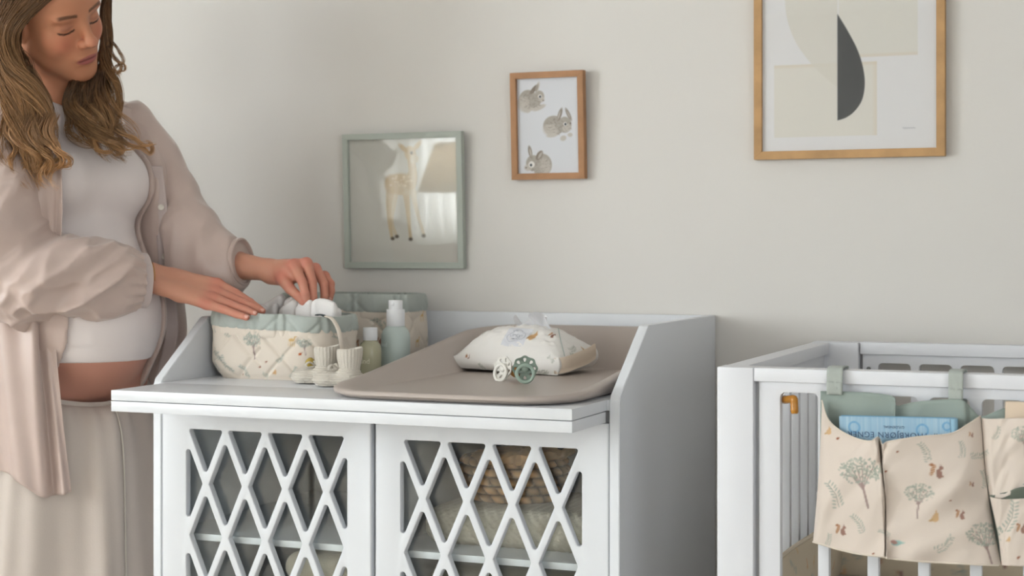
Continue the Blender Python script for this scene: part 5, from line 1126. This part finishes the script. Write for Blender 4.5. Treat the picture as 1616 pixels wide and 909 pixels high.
def band(name, c, ax, rz_, rd, w, m, tilt=0, thick=.003):
    ax = ax/np.linalg.norm(ax); e1 = np.cross(ax, upv); e1 /= np.linalg.norm(e1); e2 = np.cross(e1, ax); n = 72; a = np.arange(n)*2*PI/n; R = []
    for t, o in ((-w/2, 0), (-w/2+.001, thick), (0, thick*1.2), (w/2-.001, thick), (w/2, 0), (w/2-.002, -.002), (-w/2, -.002)):
        R.append(np.array([c+ax*(t+tilt*math.sin(q))+e1*((rd+o)*math.cos(q)*(1+.02*math.sin(5*q)))+e2*((rz_+o)*math.sin(q)) for q in a]))
    return place(name, loft_mesh(name, loc_(np.array(R)), cap0=False, cap1=False), m, bl)
band('cuff', at_d(222, 443, 3.402), cax, .0560, .040, .023, M_BLI)
fsl = [(208, 196, 3.62, .051), (238, 245, 3.62, .049), (270, 305, 3.61, .045), (300, 365, 3.585, .058), (316, 418, 3.575, .072), (350, 419, 3.555, .060), (380, 417, 3.54, .048)]
fax = at_d(385, 417, 3.54)-at_d(345, 411, 3.565); fax = fax/np.linalg.norm(fax)+np.array([0, 0, .28]); fax /= np.linalg.norm(fax); fuc = at_d(380, 413, 3.542)
def sleeve_f(P):
    d = chain(P, fsl, .04); q = P-fuc.astype(np.float32); t = q@fax.astype(np.float32); return smax(d+satin(P, 11, .020, (10, 10, 7)), t, .005)
pts = np.array([at_d(*q[:3]) for q in fsl]); V, Fq = sd_mesh(sleeve_f, pts.min(0)-.11, pts.max(0)+.11, .0045); place('sleeve', mesh_np('sleeve', loc_(relax(V, Fq, 1)), Fq), M_BL, bl)
band('cuff', fuc-fax*.006, fax, .049, .044, .026, M_BL, .004)
# thin bracelet on the near wrist
a = np.arange(40)*2*PI/40; e1 = np.cross(cax, upv); e1 /= np.linalg.norm(e1); e2 = np.cross(e1, cax); bc = at_d(234, 437, 3.414)
place('bracelet', tube_mesh('bracelet', loc_(np.array([bc+e1*.034*math.cos(q)+e2*.037*math.sin(q) for q in np.r_[a, a[:1]]])), .0009, 6, caps=False), mat('gold', (212, 172, 108), .25, .5, metal=1), person)

# hair ---------------------------------------------------------------------
HR_ = random.Random(17); HV, HF, HC = [], [], []; hoff = 0
def strand(P, r, tone, tip):
    global hoff
    P = np.asarray(P); T, N, B = frames_along(P); n = len(P); t = np.linspace(0, 1, n); rr = r*np.clip(1.15-t**3*.95, .1, 1)*np.clip(t*7+.08, 0, 1); a = np.arange(3)*2*PI/3
    V = (P[:, None]+(N[:, None]*np.cos(a)[None, :, None]+B[:, None]*np.sin(a)[None, :, None])*rr[:, None, None]).reshape(-1, 3)
    HV.append(V); HF.append(grid_faces(n, 3, False, True, hoff)); root = np.array(lin((106, 78, 56))); end = np.array(lin((186, 142, 98)))
    k = np.clip(t*1.25-.15+tip, 0, 1)[:, None]; HC.append(np.repeat((root*(1-k)+end*k)*tone, 3, 0)); hoff += len(V)
def lock(guide, n, R0, R1, wave=.010, freq=2.0, r=.0011, tip=0, pts=44, tones=(.55, 1.35), short=.80, curl=0):
    G = crv([at_d(*g) for g in guide], pts); T, N, B = frames_along(G); t = np.linspace(0, 1, pts); ph = HR_.uniform(0, 6.3); tone0 = HR_.uniform(.85, 1.18)
    w = 2*PI*freq
    for _ in range(int(n*2.1)):
        a = HR_.uniform(0, 2*PI); q = math.sqrt(HR_.random()); rad = (R0+(R1-R0)*t)*q; a2 = a+1.2*np.sin(t*3+ph)
        p2 = ph+HR_.gauss(0, .28); amp = wave*sstep(.10, .7, t)*HR_.uniform(.6, 1.35)+curl*sstep(.7, 1, t)
        P = G+N*(rad*np.cos(a2)+amp*np.sin(w*t+p2))[:, None]+B*(rad*np.sin(a2)+amp*np.cos(w*t+p2))[:, None]; e = int(pts*HR_.uniform(short, 1.0)); strand(P[:e], r*.66*HR_.uniform(.6, 1.5), tone0*HR_.uniform(*tones), tip+HR_.uniform(-.12, .12))
U_ = HR_.uniform
# locks of the near side, from the parting down over the near shoulder
for j in range(17):
    k = j/16
    lock([(124-52*(1-k), -66, 3.345), (104-76*(1-k), -30, 3.292), (64-56*(1-k), 6, 3.282), (21-25*(1-k), 50, 3.293), (6+14*k, 100, 3.315), (10+42*k+U_(-5, 5), 150, 3.315), (8+62*k+U_(-12, 12), 205, 3.300), (20+58*k+U_(-16, 16), 255, 3.295), (22+56*k+U_(-16, 16), 285+26*math.sin(k*PI)+U_(-14, 8), 3.295)], 30, .012, .006, .017, U_(1.5, 2.3), tip=0, short=.72, curl=.006)
for j in range(6):   # inner locks framing ear and neck
    k = j/5; lock([(108, -40, 3.30), (68, 0, 3.29), (26+4*k, 44, 3.32), (22+8*k, 78, 3.345), (34+14*k, 112, 3.37), (54+14*k, 160, 3.355), (66+14*k, 205, 3.325), (74+14*k+U_(-8, 8), 238, 3.315)], 20, .006, .009, .011, 2.4, tip=-.1, tones=(.4, .95))
for j in range(9):   # loose curled ends of the near side
    x = 10+9*j; lock([(x+10, 178, 3.295), (x-2, 208, 3.285), (x+14, 232, 3.28), (x+22+U_(-8, 8), 252, 3.283), (x+6+U_(-8, 8), 272, 3.285), (x+14+U_(-10, 10), 298+U_(-14, 10), 3.29)], 13, .006, .002, .013, U_(1.2, 2.2), tip=.3, tones=(.8, 1.45), curl=.008)
# far side: beside the face, behind the neck and over the far side of the chest
for j in range(7):
    k = j/6; lock([(150, -60, 3.44), (170, -25, 3.465), (163+9*k, 15, 3.485), (160+13*k, 60, 3.50), (154+19*k, 105, 3.50), (160+20*k, 145, 3.47), (166+20*k, 185, 3.43), (176+38*k, 212, 3.42), (188+48*k, 232, 3.42)], 22, .006, .008, .013, 2.0, tip=-.05, tones=(.5, 1.2), short=.7, curl=.006)
for j in range(11):
    k = j/10; e = U_(-12, 12); lock([(124+36*k, 112, 3.47), (114+44*k, 136, 3.40+.05*k), (106+52*k+U_(-5, 5), 162, 3.388+.03*k), (112+54*k+U_(-8, 8), 188, 3.383), (128+56*k+e, 212, 3.383), (152+52*k+e, 228+10*(1-k), 3.390), (172+60*k+e, 240-6*k+U_(-10, 14), 3.395)], 26, .011, .004, .013, U_(1.1, 1.7), tip=.0, tones=(.42, 1.15), short=.62, curl=.007)
for g in ([(140, 190, 3.39), (146, 215, 3.375), (160, 236, 3.375), (180, 250, 3.38)], [(175, 200, 3.40), (200, 216, 3.385), (225, 222, 3.385), (246, 234, 3.39)], [(185, 215, 3.40), (210, 232, 3.385), (235, 238, 3.387), (226, 226, 3.39)], [(150, 205, 3.39), (172, 222, 3.375), (190, 240, 3.378), (186, 254, 3.38)]): lock(g, 16, .006, .0025, .008, 1.3, tip=.35, tones=(.8, 1.4), curl=.006)
for g in ([(172, 62, 3.49), (186, 78, 3.48), (192, 98, 3.48), (184, 112, 3.48), (190, 128, 3.47)], [(176, 84, 3.49), (190, 104, 3.48), (180, 124, 3.48), (192, 140, 3.47)], [(170, 70, 3.49), (182, 92, 3.48), (196, 110, 3.48), (188, 122, 3.48)]): lock(g, 8, .004, .003, .006, 2, r=.0007, tip=.2)
# crown
for j in range(16):
    k = j/15; lock([(120, -60, 3.42), (150-120*k, -75+10*abs(k-.4), 3.40+.02*k), (165-190*k, -40, 3.44-.06*k+.10*(k > .7)*k), (172-200*k, 10, 3.50-.03*k)], 18, .012, .012, .003, 1, tip=-.1)
for j in range(8):   # back of the head
    k = j/7; lock([(60, -70, 3.46), (20-10*k, -40, 3.42+.10*k), (2-10*k, 20, 3.40+.14*k), (0-8*k, 90, 3.39+.14*k), (4, 150, 3.38+.12*k), (10, 210, 3.36+.10*k)], 24, .014, .012, .012, 2.4)
# scalp hair combed from the parting down both sides
for q in range(1250):
    sg = 1 if q % 2 else -1; f0 = U_(-.108, .088); ph_ = np.linspace(.0, U_(1.5, 2.0), 22); rr_ = math.sqrt(1-(f0/.114)**2); lift = U_(.0, .007); sw = U_(.01, .03)+.075*sstep(.02, .08, f0)
    P = np.stack([-.018+f0-sw*(ph_/1.6)**1.5*(1 if f0 > -.03 else .3), sg*(.004+(.0865+lift)*rr_*np.sin(ph_)), .040+(.0965+lift)*rr_*np.cos(ph_)-.045*np.clip(ph_-1.5, 0, 1)], -1)
    strand(HO+(P*HS)@HR.T, U_(.0006, .0012), U_(.7, 1.25), -.1+U_(-.1, .1))
hair = place('hair', mesh_np('hair', loc_(np.vstack(HV)), np.vstack(HF), True, np.vstack(HC)), mat('hair', (150, 110, 76), .38, .45, attr='Col'), person); hair['kind'] = 'stuff'
def cap(Q):   # hair mass close to the scalp
    d = s_ell(Q, (-.018, 0, .040), (.106, .084, .094)); d = smin(d, s_cap(Q, (-.06, 0, .0), (-.075, .0, -.13), .055, .06), .04)
    fl = s_ell(Q, (.090, 0, -.020), (.082, .083, .088)); return smax(d, -fl, .006)
V, Fq = sd_mesh(cap, (-.15, -.10, -.21), (.11, .10, .15), .004); place('hair_base', mesh_np('hair_base', loc_(HO+(V*HS)@HR.T), Fq), mat('hair_base', (74, 54, 38), .6, .3), person)
